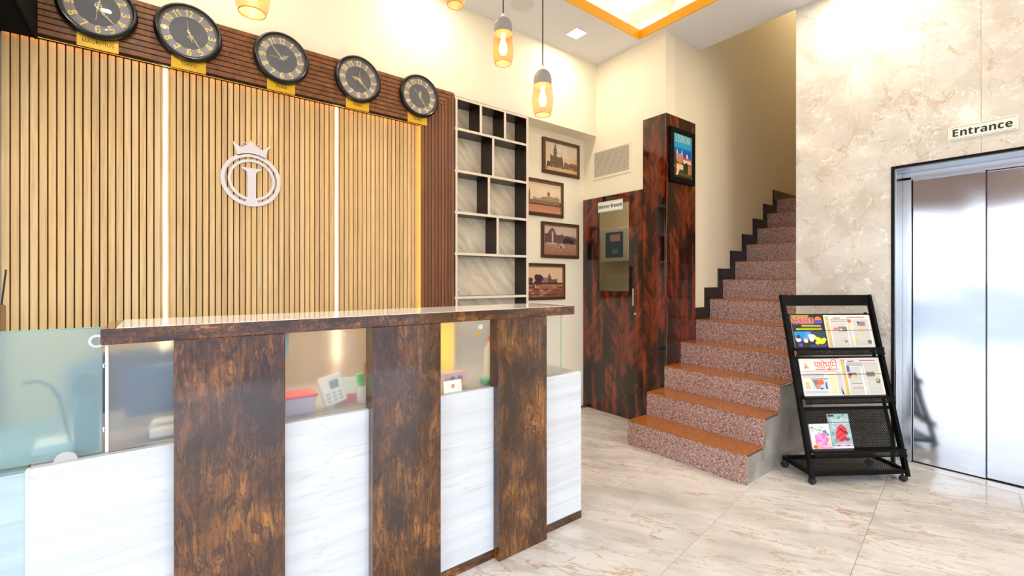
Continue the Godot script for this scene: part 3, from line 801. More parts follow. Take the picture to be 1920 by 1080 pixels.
func build_desk_things():
	var y := 0.7975
	# behind the first window: screen, chair back and a small printer
	var m := thing("monitor", "dark blue computer screen behind the glass, first window from the left", "monitor", Vector3(0.10, y, -2.0))
	obj("screen", box(Vector3(-0.20, 0.04, -0.012), Vector3(0.26, 0.21, 0.012), 0.006), mat(Color8(58, 94, 140), 0.4), m)
	obj("stand", box(Vector3(-0.03, 0, -0.03), Vector3(0.03, 0.06, 0.0), 0.003), M.black, m)
	obj("foot", box(Vector3(-0.10, 0, -0.07), Vector3(0.10, 0.01, 0.05), 0.004), M.black, m)
	var ph := thing("desk_phone", "white desk phone behind the glass beside the first walnut column", "phone", Vector3(0.01, y, -1.86))
	obj("body", box(Vector3(-0.045, 0, -0.05), Vector3(0.055, 0.035, 0.05), 0.008), M.white, ph)
	obj("handset", box(Vector3(-0.04, 0.035, -0.02), Vector3(0.05, 0.055, 0.02), 0.009), M.white, ph)
	var ch := thing("office_chair", "grey upholstered chair back behind the glass near the counter's left end", "chair", Vector3(-0.10, 0, -2.42))
	var s := st()
	for i in 8:
		var a := -0.5 + i * 0.125
		bx(s, Vector3(a * 0.4, 0.62 + absf(a) * 0.05, -0.03 - 0.06 * (0.25 - a * a)), Vector3((a + 0.125) * 0.4, 1.02 - 0.2 * a * a, 0.02 - 0.06 * (0.25 - a * a)), 0.01)
	obj("backrest", s, mat(Color8(90, 104, 132), 0.5), ch)
	obj("seat", box(Vector3(-0.22, 0.44, -0.20), Vector3(0.22, 0.52, 0.22), 0.03), mat(Color8(70, 80, 104), 0.6), ch)
	obj("column", tubed([Vector3(0, 0.06, 0), Vector3(0, 0.45, 0)], 0.025, 12), M.dark_metal, ch)
	var ft := st()
	for i in 5:
		var dv := Vector3(cos(TAU * i / 5), 0, sin(TAU * i / 5))
		bar(ft, Vector3(0, 0.09, 0), dv * 0.26 + Vector3(0, 0.03, 0), 0.03, 0.03, Vector3.UP)
		lathe(ft, [Vector2(0, 0.03), Vector2(0.02, 0.03), Vector2(0.02, 0), Vector2(0, 0)], 10, dv * 0.26)
	obj("base", ft, M.black, ch)
	# left, behind the green glass
	var th := thing("thermos", "dark teal bottle with a lid behind the green glass", "bottle", Vector3(-0.178, y, -1.825))
	var q := st(); lathe(q, [Vector2(0, 0), Vector2(0.027, 0), Vector2(0.028, 0.01), Vector2(0.028, 0.15), Vector2(0.022, 0.165), Vector2(0, 0.165)], 24)
	obj("body", q, mat(Color8(26, 66, 80), 0.35), th)
	q = st(); lathe(q, [Vector2(0, 0.165), Vector2(0.033, 0.165), Vector2(0.034, 0.20), Vector2(0.026, 0.225), Vector2(0, 0.228)], 24)
	obj("lid", q, mat(Color8(14, 40, 52), 0.4), th)
	var cb := thing("cable", "thin dark cable hanging in a curve behind the green glass", "cable", Vector3.ZERO)
	obj("cord", tubed([Vector3(-0.32, 1.0, -1.90), Vector3(-0.29, 1.005, -1.89), Vector3(-0.262, 0.99, -1.88), Vector3(-0.245, 0.955, -1.88), Vector3(-0.235, 0.91, -1.87), Vector3(-0.225, 0.86, -1.86), Vector3(-0.21, 0.80, -1.86)], 0.004), M.ink, cb)
	var pp := thing("paper_stack", "white stack of papers lying behind the green glass", "papers", Vector3(-0.235, y, -1.90))
	for i in 6:
		var sh := obj("sheet", box(Vector3(-0.06, i * 0.004, -0.05), Vector3(0.06, i * 0.004 + 0.0035, 0.05)), M.white, pp)
		sh.rotation.y = rng.randf_range(-0.1, 0.1)
	var rt := thing("router", "small brown box with a thin antenna behind the left glass", "router", Vector3(-0.50, 0.797, -2.26))
	obj("body", box(Vector3(-0.08, 0, -0.04), Vector3(0.072, 0.42, 0.04), 0.006), mat(Color8(104, 66, 30), 0.4), rt)
	obj("antenna", tubed([Vector3(0.068, 0.42, 0), Vector3(0.078, 0.532, 0)], 0.0025), M.ink, rt)
	var tip := st(); lathe(tip, [Vector2(0, -0.004), Vector2(0.004, 0), Vector2(0, 0.005)], 10)
	obj("antenna_tip", tip, M.ink, rt, Vector3(0.078, 0.535, 0))
	# second window
	var k := thing("plastic_container", "clear plastic food container with a red lid behind the second window", "container", Vector3(0.405, y, -1.86))
	obj("tub", tapered(0.058, 0.045, 0.05, 0.04, 0.062), mat(Color8(176, 166, 196), 0.3), k)
	obj("lid", box(Vector3(-0.064, 0.062, -0.055), Vector3(0.064, 0.074, 0.055), 0.005), mat(Color8(206, 44, 52), 0.35), k)
	var ca := thing("card_reader", "white tilted card machine with a grey screen behind the second window", "card machine", Vector3(0.545, y + 0.012, -1.85))
	ca.rotation = Vector3(-0.12, 0.1, 0.2)
	obj("body", box(Vector3(-0.045, 0, -0.02), Vector3(0.045, 0.115, 0.012), 0.006), M.white, ca)
	obj("display", box(Vector3(-0.012, 0.062, 0.011), Vector3(0.024, 0.095, 0.014), 0.001), mat(Color8(116, 134, 134), 0.3), ca)
	for i in 3:
		for j in 3:
			obj("key", box(Vector3(-0.034 + j * 0.024, 0.012 + i * 0.014, 0.011), Vector3(-0.018 + j * 0.024, 0.021 + i * 0.014, 0.014), 0.001), M.pale_grey, ca)
	var bl := thing("paper_pad", "pale paper pad leaning behind the white card machine", "notepad", Vector3(0.60, y, -1.885), -0.15)
	obj("pad", box(Vector3(-0.05, 0, -0.01), Vector3(0.04, 0.10, 0.004), 0.002), M.sign_white, bl)
	obj("cover", box(Vector3(-0.05, 0, 0.004), Vector3(0.04, 0.035, 0.006), 0.0005), mat(Color8(206, 60, 54), 0.5), bl)
	var cu := thing("pen_cup", "white pen cup behind the second window beside the middle column", "cup", Vector3(0.655, y, -1.85))
	q = st(); lathe(q, [Vector2(0, 0), Vector2(0.026, 0), Vector2(0.029, 0.07), Vector2(0.027, 0.07), Vector2(0.024, 0.004), Vector2(0, 0.004)], 24)
	obj("cup", q, M.white, cu)
	pen("red pen standing in the white pen cup", Color8(190, 40, 40), Vector3(0.655, y + 0.008, -1.85), 0.155, 0.05, 0.0035)
	pen("thick green marker standing in the white pen cup", Color8(40, 190, 80), Vector3(0.645, y + 0.008, -1.845), 0.115, -0.06, 0.012)
	pen("slim green pen leaning right in the white pen cup", Color8(30, 150, 70), Vector3(0.665, y + 0.008, -1.852), 0.118, 0.22, 0.004)
	var br := thing("glass_bracket", "small grey bracket under the counter top behind the second window", "bracket", Vector3(0.352, 1.119, -1.80))
	obj("plate", box(Vector3(-0.012, -0.10, -0.008), Vector3(0.010, 0.0, 0.008), 0.003), mat(Color8(158, 172, 178), 0.4), br)
	# third window
	var cd := thing("business_card", "white business card with an orange emblem leaning on the third window", "card", Vector3(1.021, 0.8005, -1.748))
	cd.rotation.x = -0.12
	obj("card", box(Vector3(-0.046, 0, -0.001), Vector3(0.046, 0.053, 0), 0.0003), M.sign_white, cd)
	q = st()
	for i in 6:
		var a := TAU * i / 6
		ring(q, Vector2(cos(a), sin(a)) * 0.006 + Vector2(0.002, 0.027), 0.0, 0.004, 0.0002, 0.0006, 12)
	obj("emblem", q, mat(Color8(226, 140, 44), 0.5), cd)
	obj("print_line", box(Vector3(0.022, 0.009, 0.0002), Vector3(0.036, 0.012, 0.0005)), M.pale_grey, cd)
	var pk := thing("snack_packet", "pink and yellow patterned packet behind the business card", "packet", Vector3(1.075, y, -1.83))
	obj("pouch", tapered(0.062, 0.02, 0.058, 0.008, 0.075), mat(Color8(216, 180, 196), 0.35), pk)
	for i in 5:
		q = st(); ring(q, Vector2(-0.04 + i * 0.02, 0.02 + 0.026 * (i % 2)), 0.0, 0.013, 0.018, 0.022, 14)
		obj("print_spot", q, mat([Color8(236, 190, 40), Color8(160, 60, 130)][i % 2], 0.4), pk)
	var gb := thing("soap_box", "flat green box behind the third window", "box", Vector3(1.27, y, -1.81))
	obj("box", box(Vector3(-0.05, 0, -0.03), Vector3(0.05, 0.026, 0.03), 0.006), mat(Color8(16, 140, 90), 0.35), gb)
	var bo := thing("spray_bottle", "white bottle with a red cap behind the third window", "bottle", Vector3(1.335, y, -1.90))
	q = st(); lathe(q, [Vector2(0, 0), Vector2(0.034, 0), Vector2(0.036, 0.02), Vector2(0.036, 0.15), Vector2(0.016, 0.18), Vector2(0.014, 0.19), Vector2(0, 0.19)], 24)
	obj("body", q, M.white, bo)
	q = st(); lathe(q, [Vector2(0, 0.19), Vector2(0.017, 0.19), Vector2(0.017, 0.215), Vector2(0, 0.217)], 20)
	obj("cap", q, mat(Color8(210, 66, 60), 0.4), bo)
	var fo := thing("file_folder", "upright yellow file folder behind the third window", "folder", Vector3(1.14, y, -2.06), 0.05)
	obj("cover", box(Vector3(-0.06, 0, -0.02), Vector3(0.06, 0.29, 0.02), 0.003), mat(Color8(206, 186, 40), 0.5), fo)
	obj("pages", box(Vector3(-0.055, 0.004, -0.016), Vector3(0.061, 0.285, 0.016)), M.sign_white, fo)

func pen(label: String, c: Color, at: Vector3, h: float, lean: float, r: float):
	var t := thing("pen", label, "pen", at, 0.0, "pens in the white cup")
	t.rotation.z = -lean
	var q := st(); lathe(q, [Vector2(0, 0), Vector2(r, 0.008), Vector2(r, h * 0.7), Vector2(r * 0.9, h * 0.72)], 12)
	obj("barrel", q, mat(c, 0.35), t)
	q = st(); lathe(q, [Vector2(r * 0.9, h * 0.7), Vector2(r * 1.15, h * 0.72), Vector2(r * 1.1, h * 0.97), Vector2(0, h)], 12)
	obj("cap", q, mat(c.darkened(0.1), 0.35), t)

func tapered(ax: float, az: float, bx_: float, bz: float, h: float) -> SurfaceTool:
	# an open-topped tub, wider at the top (ax, az) than at the foot (bx_, bz)
	var s := st()
	var lo := [Vector3(-bx_, 0, -bz), Vector3(bx_, 0, -bz), Vector3(bx_, 0, bz), Vector3(-bx_, 0, bz)]
	var hi := [Vector3(-ax, h, -az), Vector3(ax, h, -az), Vector3(ax, h, az), Vector3(-ax, h, az)]
	for i in 4:
		var j := (i + 1) % 4
		var m: Vector3 = lo[i] + lo[j]
		quad(s, lo[i], lo[j], hi[j], hi[i], Vector3(m.x, 0, m.z).normalized())
	quad(s, lo[0], lo[1], lo[2], lo[3], Vector3.DOWN)
	quad(s, hi[0], hi[1], hi[2], hi[3], Vector3.UP)
	return s

# ------------------------------------------------------------------ emblem, clocks
func build_emblem():
	var t := thing("wall_emblem", "white double ring emblem with a crown and a serif letter I on the oak slats", "emblem", Vector3(0.411, 1.888, -3.0395))
	var s := st(); ring(s, Vector2.ZERO, 0.134, 0.155, 0, 0.012, 72); obj("outer_ring", s, M.emblem, t)
	s = st(); ring(s, Vector2(0.002, 0), 0.106, 0.121, 0, 0.011, 72); obj("inner_ring", s, M.emblem, t)
	var half := [Vector2(0.052, 0.070), Vector2(0.048, 0.060), Vector2(0.033, 0.054), Vector2(0.024, 0.043), Vector2(0.0215, 0.02), Vector2(0.0215, -0.10), Vector2(0.027, -0.118), Vector2(0.04, -0.137)]
	var pts := PackedVector2Array()
	for p in half: pts.append(p)
	for i in half.size(): pts.append(Vector2(-half[half.size() - 1 - i].x, half[half.size() - 1 - i].y))
	s = st(); extrude(s, pts, 0, 0.013); obj("letter", s, M.emblem, t)
	# crown: curved foot on the ring, two flaring side points, a three-lobed middle
	pts = PackedVector2Array()
	for i in 9:
		var a := deg_to_rad(62 + 56.0 * i / 8)
		pts.append(Vector2(cos(a), sin(a)) * 0.150)
	for p in [Vector2(-0.092, 0.200), Vector2(-0.099, 0.213), Vector2(-0.088, 0.208), Vector2(-0.066, 0.190), Vector2(-0.052, 0.183), Vector2(-0.036, 0.194), Vector2(-0.022, 0.202), Vector2(-0.018, 0.215), Vector2(-0.010, 0.220), Vector2(-0.004, 0.236), Vector2(0.001, 0.221), Vector2(0.011, 0.221), Vector2(0.015, 0.209), Vector2(0.020, 0.202), Vector2(0.034, 0.195), Vector2(0.052, 0.184), Vector2(0.066, 0.190), Vector2(0.088, 0.210), Vector2(0.102, 0.209), Vector2(0.086, 0.192)]:
		pts.append(p)
	s = st(); extrude(s, pts, 0, 0.012); obj("crown", s, M.emblem, t)
	s = st()
	for sx in [-1.0, 1.0]:
		var c: Vector2 = Vector2(0.036 * sx, 0.205)
		ring(s, c, 0.007, 0.0105, 0, 0.011, 20)
	obj("crown_scroll", s, M.emblem, t)

func build_clocks():
	var xs := [-0.253, 0.110, 0.563, 1.023, 1.466]
	var city := ["MAURITIUS", "TOKYO", "INDIA", "PARIS", "DUBAI"]
	# minutes past twelve of hour hand, minute hand, second hand (in clock minutes 0..60)
	var hands := [[1.9, 22.5, 31.0], [27.0, 24.2, 58.5], [9.4, 53.3, 45.0], [46.8, 22.3, 1.5], [1.5, 24.6, 52.0]]
	var how := ["cut by the photo top, above the MAURITIUS plate", "above the TOKYO plate", "above the INDIA plate", "just right of the second light strip", "rightmost, at the walnut frame corner"]
	var face := mat(Color8(60, 63, 67), 0.55)
	var ring_m := mat(Color8(146, 139, 138), 0.5)
	var track := mat(Color8(40, 40, 42), 0.5)
	var rim_s := st()
	lathe(rim_s, [Vector2(0.0, 0.0), Vector2(0.146, 0.0), Vector2(0.152, 0.008), Vector2(0.152, 0.022), Vector2(0.148, 0.034), Vector2(0.140, 0.040), Vector2(0.133, 0.036), Vector2(0.130, 0.018)], 64)
	var rim := rim_s.commit()
	var rim_m := mat(Color8(14, 13, 12), 0.3)
	var a := st(); ring(a, Vector2.ZERO, 0.0, 0.0845, 0.014, 0.0165, 64); var disc := a.commit()
	a = st(); ring(a, Vector2.ZERO, 0.0845, 0.1215, 0.014, 0.0172, 64); var chap := a.commit()
	a = st(); ring(a, Vector2.ZERO, 0.1215, 0.131, 0.014, 0.0166, 64); var outer := a.commit()
	a = st()
	for i in 60:
		ring(a, Vector2.from_angle(TAU * i / 60) * 0.1255, 0.0, 0.0009 if i % 5 else 0.0014, 0.0166, 0.0172, 6)
	var dots := a.commit()
	var dome_s := st()
	var prof := []
	for i in 9: prof.append(Vector2(0.134 * cos(PI / 2 * i / 8), 0.033 + 0.008 * sin(PI / 2 * i / 8)))
	lathe(dome_s, prof, 48); var dome := dome_s.commit()
	var hour := hand_mesh(0.046, true); var minute := hand_mesh(0.086, false)
	a = st(); bar(a, Vector3(0, -0.02, 0), Vector3(0, 0.062, 0), 0.0012, 0.001); var second := a.commit()
	a = st(); ring(a, Vector2.ZERO, 0.0, 0.0055, 0.017, 0.025, 20); var boss := a.commit()
	var hand_m := mat(Color8(240, 222, 170), 0.35, 0.2)
	for k in 5:
		var t := thing("wall_clock", "black wall clock with gold numerals, " + how[k], "clock", Vector3(xs[k], 2.629, -3.0), 0.0, "world time clocks on the walnut frame")
		var r := obj("case", rim, rim_m, t); r.rotation.x = PI / 2
		obj("face", disc, face, t); obj("chapter_ring", chap, ring_m, t); obj("minute_track", outer, track, t); obj("minute_dots", dots, M.emblem, t)
		for n in range(1, 13):
			var ang := TAU * n / 12.0
			var o := letters(str(n), 0.050, M.gold, t, Vector3(sin(ang) * 0.103, cos(ang) * 0.103, 0.0185), 0.0, true, "numeral", 0.003)
			var deg := rad_to_deg(ang)
			o.rotation.z = -ang if deg <= 95.0 or deg >= 265.0 else PI - ang
			o.scale.x = 0.88 if n < 10 else 0.70
		var h: Array = hands[k]
		for e in [["hour_hand", hour, h[0], 0.0195], ["minute_hand", minute, h[1], 0.0215], ["second_hand", second, h[2], 0.0235]]:
			var o := obj(e[0], e[1], hand_m, t, Vector3(0, 0, e[3]))
			o.rotation.z = -TAU * e[2] / 60.0
		obj("hub", boss, hand_m, t)
		var g := obj("glass", dome, M.pane, t); g.rotation.x = PI / 2
		var p := thing("name_plate", "yellow brass plate lettered " + city[k] + " under its wall clock" if k < 3 else "yellow brass plate under the %s wall clock from the left" % ["fourth", "fifth"][k - 3], "sign", Vector3(xs[k] + [0.0, 0.0, 0.0, 0.0, -0.01][k], 2.434, -2.9995), 0.0, "yellow plates under the clocks")
		obj("plate", box(Vector3(-0.0765, 0, 0), Vector3(0.0765, 0.075, 0.003), 0.0006), M.gold_plate, p)
		letters(city[k], 0.023, M.ink, p, Vector3(0, 0.031, 0.0035), 0.0, false, "lettering", 0.001)

func hand_mesh(l: float, ornate: bool) -> ArrayMesh:
	var s := st()
	extrude(s, PackedVector2Array([Vector2(-0.0022, -0.016), Vector2(0.0022, -0.016), Vector2(0.0016, l * 0.3), Vector2(-0.0016, l * 0.3)]), 0, 0.0012)
	extrude(s, PackedVector2Array([Vector2(-0.0022, l * 0.62), Vector2(0.0022, l * 0.62), Vector2(0.0007, l), Vector2(-0.0007, l)]), 0, 0.0012)
	if ornate:
		for c in [Vector2(-0.0065, l * 0.40), Vector2(0.0065, l * 0.40), Vector2(0, l * 0.56)]: ring(s, c, 0.0042, 0.0062, 0, 0.0012, 20)
	else:
		for i in 2:
			ring(s, Vector2(0, l * (0.36 + 0.17 * i)), 0.0035, 0.0055, 0, 0.0012, 18)
	return s.commit()

# ------------------------------------------------------------------ flat prints
func pic(w: int, h: int, c: Color) -> Image:
	var im := Image.create(w, h, false, Image.FORMAT_RGB8); im.fill(c); return im

func shade(im: Image, r: Rect2i, top: Color, bottom: Color):
	for y in r.size.y: im.fill_rect(Rect2i(r.position.x, r.position.y + y, r.size.x, 1), top.lerp(bottom, float(y) / r.size.y))

func poly(im: Image, pts: Array, c: Color):
	var lo := 1e9; var hi := -1e9
	for p in pts: lo = minf(lo, p.y); hi = maxf(hi, p.y)
	for y in range(maxi(0, int(lo)), mini(im.get_height() - 1, int(hi)) + 1):
		var cross := []
		for i in pts.size():
			var a: Vector2 = pts[i]; var b: Vector2 = pts[(i + 1) % pts.size()]
			if (a.y <= y + 0.5) != (b.y <= y + 0.5): cross.append(a.x + (y + 0.5 - a.y) / (b.y - a.y) * (b.x - a.x))
		cross.sort()
		for i in range(0, cross.size() - 1, 2):
			im.fill_rect(Rect2i(int(round(cross[i])), y, maxi(1, int(round(cross[i + 1])) - int(round(cross[i]))), 1), c)

func oval(im: Image, x: float, y: float, rx: float, ry: float, c: Color, a := 0.0):
	var p := []
	for i in 24:
		var v := Vector2(cos(TAU * i / 24) * rx, sin(TAU * i / 24) * ry).rotated(a)
		p.append(Vector2(x, y) + v)
	poly(im, p, c)

func stroke(im: Image, pts: Array, w: float, c: Color):
	for i in pts.size() - 1:
		var a: Vector2 = pts[i]; var b: Vector2 = pts[i + 1]
		var n := (b - a).normalized().orthogonal() * w / 2
		poly(im, [a + n, b + n, b - n, a - n], c)
		oval(im, b.x, b.y, w / 2, w / 2, c)

func grain(im: Image, amount: float):
	for y in im.get_height():
		for x in im.get_width():
			var k := 1.0 + rng.randf_range(-amount, amount)
			var c := im.get_pixel(x, y)
			im.set_pixel(x, y, Color(c.r * k, c.g * k, c.b * k))

func rect(im: Image, x: float, y: float, w: float, h: float, c: Color):
	im.fill_rect(Rect2i(int(x), int(y), int(w), int(h)), c)

func print_mat(im: Image, rough := 0.4) -> StandardMaterial3D:
	im.generate_mipmaps()
	return mat(Color.WHITE, rough, 0, ImageTexture.create_from_image(im))

func windows(im: Image, x0: int, y0: int, nx: int, ny: int, dx: int, dy: int, c: Color):
	for i in nx:
		for j in ny: rect(im, x0 + i * dx, y0 + j * dy, maxi(2, dx / 2), maxi(2, dy / 2), c)

func old_view(kind: int) -> Image:
	var W := 256; var H := 176
	var im := pic(W, H, Color8(214, 180, 140))
	var dk := Color8(66, 48, 38); var md := Color8(116, 92, 70); var lt := Color8(168, 138, 108)
	if kind == 0:
		shade(im, Rect2i(0, 0, W, H), Color8(214, 196, 168), Color8(236, 196, 148))
		for i in 14: oval(im, 90 + rng.randf() * 160, 10 + rng.randf() * 70, 26, 9, Color8(226, 214, 192))
		rect(im, 0, 146, W, 30, Color8(216, 172, 124))
		poly(im, [Vector2(40, 150), Vector2(40, 74), Vector2(58, 80), Vector2(118, 84), Vector2(126, 74), Vector2(138, 92), Vector2(146, 150)], md)
		poly(im, [Vector2(66, 90), Vector2(66, 44), Vector2(70, 36), Vector2(74, 18), Vector2(79, 4), Vector2(84, 18), Vector2(88, 36), Vector2(92, 44), Vector2(92, 90)], md)
		rect(im, 64, 58, 30, 4, dk); rect(im, 66, 40, 26, 3, dk)
		windows(im, 46, 90, 12, 5, 8, 11, dk)
		poly(im, [Vector2(16, 150), Vector2(16, 128), Vector2(26, 116), Vector2(40, 122), Vector2(40, 150)], Color8(84, 72, 56))
		poly(im, [Vector2(146, 150), Vector2(150, 112), Vector2(166, 104), Vector2(182, 118), Vector2(196, 108), Vector2(220, 106), Vector2(248, 110), Vector2(256, 150)], Color8(150, 106, 74))
		windows(im, 152, 118, 13, 3, 8, 10, Color8(88, 60, 46))
		for i in 60: rect(im, 20 + rng.randf() * 220, 134 + rng.randf() * 20, 2, 4 + rng.randf() * 5, [dk, Color8(236, 220, 196)][rng.randi() % 2])
		rect(im, 14, 142, 6, 26, dk)
	elif kind == 1:
		shade(im, Rect2i(0, 0, W, H), Color8(232, 208, 170), Color8(240, 214, 176))
		shade(im, Rect2i(0, 126, W, 50), Color8(186, 122, 86), Color8(206, 148, 112))
		poly(im, [Vector2(40, 118), Vector2(46, 92), Vector2(60, 84), Vector2(70, 92), Vector2(100, 90), Vector2(120, 80), Vector2(166, 74), Vector2(206, 78), Vector2(214, 70), Vector2(230, 72), Vector2(242, 84), Vector2(244, 118)], Color8(172, 142, 112))
		poly(im, [Vector2(148, 80), Vector2(150, 60), Vector2(158, 52), Vector2(161, 38), Vector2(164, 52), Vector2(172, 60), Vector2(174, 80)], lt)
		oval(im, 161, 58, 8, 8, md)
		windows(im, 108, 84, 17, 3, 8, 11, Color8(118, 90, 68))
		rect(im, 0, 104, W, 24, Color8(104, 82, 64)); windows(im, 4, 108, 30, 2, 8, 8, Color8(190, 160, 130))
		poly(im, [Vector2(16, 110), Vector2(18, 60), Vector2(22, 36), Vector2(27, 60), Vector2(29, 110)], Color8(128, 98, 70))
		poly(im, [Vector2(0, 110), Vector2(0, 70), Vector2(5, 58), Vector2(10, 72), Vector2(10, 110)], Color8(116, 86, 60))
		rect(im, 0, 126, W, 4, Color8(96, 52, 38))
	elif kind == 2:
		shade(im, Rect2i(0, 0, W, H), Color8(204, 180, 160), Color8(198, 164, 140))
		shade(im, Rect2i(0, 108, W, 68), Color8(176, 132, 108), Color8(150, 108, 90))
		poly(im, [Vector2(0, 108), Vector2(0, 52), Vector2(30, 48), Vector2(40, 30), Vector2(54, 18), Vector2(64, 14), Vector2(78, 22), Vector2(90, 44), Vector2(94, 56), Vector2(130, 54), Vector2(140, 44), Vector2(150, 58), Vector2(180, 56), Vector2(196, 60), Vector2(256, 70), Vector2(256, 108)], Color8(112, 84, 78))
		windows(im, 4, 58, 30, 4, 8, 11, Color8(60, 42, 42))
		for i in 16: oval(im, 150 + rng.randf() * 100, 78 + rng.randf() * 22, 12, 8, Color8(58, 42, 46))
		rect(im, 60, 36, 12, 70, Color8(176, 148, 134)); rect(im, 64, 44, 4, 50, Color8(226, 204, 190))
		for i in 26: rect(im, rng.randf() * 230, 112 + rng.randf() * 56, 26, 2, Color8(120, 80, 66))
		poly(im, [Vector2(110, 130), Vector2(128, 108), Vector2(140, 100), Vector2(160, 132)], Color8(198, 166, 146))
		rect(im, 126, 118, 10, 16, dk); rect(im, 20, 104, 80, 5, Color8(206, 176, 156))
	else:
		shade(im, Rect2i(0, 0, W, H), Color8(226, 190, 152), Color8(214, 168, 128))
		shade(im, Rect2i(0, 98, W, 78), Color8(168, 112, 82), Color8(112, 72, 58))
		poly(im, [Vector2(96, 102), Vector2(100, 66), Vector2(140, 64), Vector2(150, 100)], Color8(140, 106, 88))
		poly(im, [Vector2(142, 102), Vector2(144, 60), Vector2(152, 46), Vector2(156, 38), Vector2(162, 52), Vector2(170, 64), Vector2(172, 76), Vector2(206, 74), Vector2(210, 66), Vector2(214, 78), Vector2(216, 104)], Color8(112, 84, 72))
		windows(im, 150, 74, 8, 3, 8, 9, Color8(70, 48, 44))
		for i in 14: oval(im, 62 + rng.randf() * 34, 56 + rng.randf() * 40, 16, 13, Color8(64, 46, 42))
		for i in 6: oval(im, 4 + rng.randf() * 24, 74 + rng.randf() * 26, 12, 12, Color8(92, 64, 50))
		rect(im, 0, 94, W, 9, Color8(72, 48, 40))
		for i in 40: oval(im, rng.randf() * W, 112 + rng.randf() * 60, 16, 4, [Color8(186, 128, 94), Color8(104, 60, 48)][rng.randi() % 2])
		rect(im, 40, 108, 9, 18, Color8(58, 34, 30)); rect(im, 52, 104, 6, 20, Color8(214, 170, 140))
	grain(im, 0.07)
	return im

func build_pictures():
	var spec := [[2.868, 2.333, 0.503, 0.343, "old brown photo of a clock tower in a dark frame, topmost on the cream wall"],
		[2.636, 1.912, 0.508, 0.35, "old photo of a domed long building in a dark frame, second from the top"],
		[2.854, 1.516, 0.509, 0.348, "old photo of a square with a fountain in a dark frame, third from the top"],
		[2.650, 1.110, 0.516, 0.351, "old photo of trees and a spired hall in a dark frame, lowest of four"]]
	for k in 4:
		var e = spec[k]
		var w: float = e[2]; var h: float = e[3]
		var t := thing("picture_frame", e[4], "picture", Vector3(e[0] + w / 2, e[1], -3.239), 0.0, "framed old city views on the cream wall")
		var s := st()
		frame_bars(s, w, h, 0.033, 0.022)
		obj("frame", s, M.frame_wood, t)
		s = st(); frame_bars(s, w - 0.05, h - 0.05, 0.01, 0.025, 0.025)
		obj("inner_moulding", s, mat(Color8(120, 78, 40), 0.35), t)
		obj("print", sheet(w - 0.06, h - 0.06, 0.006), print_mat(old_view(k), 0.25), t, Vector3(0, 0.03, 0.012))
	# travel poster on the pillar
	var t := thing("travel_poster", "black framed travel poster lettered LISBON on the mahogany pillar", "poster", Vector3(3.667, 2.163, -2.261))
	var s := st(); frame_bars(s, 0.383, 0.478, 0.045, 0.026)
	obj("frame", s, M.black, t)
	obj("print", sheet(0.30, 0.42, 0.006), print_mat(poster(), 0.3), t, Vector3(0, 0.03, 0.014))
	var l := letters("LISBON", 0.078, M.emblem, t, Vector3(0.0, 0.392, 0.015), 0.0, false, "lettering", 0.0006)
	l.scale = Vector3(0.86, 1.1, 1)
	letters("PORTUGAL", 0.024, mat(Color8(150, 40, 34), 0.5), t, Vector3(0, 0.046, 0.015), 0.0, false, "lettering", 0.0006)

func frame_bars(s: SurfaceTool, w: float, h: float, b: float, d: float, up := 0.0):
	bx(s, Vector3(-w / 2, up, 0), Vector3(w / 2, up + b, d), 0.003)
	bx(s, Vector3(-w / 2, up + h - b, 0), Vector3(w / 2, up + h, d), 0.003)
	bx(s, Vector3(-w / 2, up + b * 0.5, 0), Vector3(-w / 2 + b, up + h - b * 0.5, d - 0.0004), 0.003)
	bx(s, Vector3(w / 2 - b, up + b * 0.5, 0), Vector3(w / 2, up + h - b * 0.5, d - 0.0004), 0.003)

func poster() -> Image:
	var im := pic(180, 252, Color8(232, 236, 236))
	shade(im, Rect2i(4, 4, 172, 84), Color8(60, 184, 190), Color8(20, 160, 204))
	shade(im, Rect2i(4, 84, 172, 60), Color8(8, 104, 190), Color8(14, 70, 150))
	rect(im, 4, 140, 172, 108, Color8(60, 58, 30))
	var w := Color8(226, 206, 188)
	for k in [[40, 88], [84, 92], [134, 106]]:
		poly(im, [Vector2(k[0] - 9, 132), Vector2(k[0] - 6, 112), Vector2(k[0], k[1]), Vector2(k[0] + 6, 112), Vector2(k[0] + 9, 132)], Color8(240, 236, 240))
	rect(im, 30, 114, 64, 44, Color8(196, 150, 130)); windows(im, 36, 120, 6, 3, 10, 12, Color8(140, 96, 90))
	rect(im, 96, 130, 76, 12, Color8(226, 78, 44)); rect(im, 96, 142, 76, 20, w)
	poly(im, [Vector2(26, 176), Vector2(60, 150), Vector2(98, 176)], Color8(214, 108, 44))
	rect(im, 30, 172, 66, 26, Color8(236, 200, 150)); rect(im, 10, 160, 22, 30, Color8(240, 226, 206))
	poly(im, [Vector2(26, 230), Vector2(40, 188), Vector2(64, 196), Vector2(44, 232)], Color8(240, 200, 150))
	for i in 12: oval(im, 118 + rng.randf() * 18, 166 + rng.randf() * 48, 11, 14, Color8(36, 44, 26))
	for i in 14: oval(im, 12 + rng.randf() * 14, 110 + rng.randf() * 110, 9, 11, Color8(70, 64, 24))
	rect(im, 142, 168, 30, 50, Color8(206, 128, 70)); windows(im, 146, 174, 3, 4, 9, 11, Color8(120, 60, 40))
	for i in 12: oval(im, 60 + rng.randf() * 110, 218 + rng.randf() * 12, 14, 6, Color8(84, 84, 34))
	rect(im, 4, 232, 172, 16, Color8(30, 24, 18))
	grain(im, 0.05)
	return im

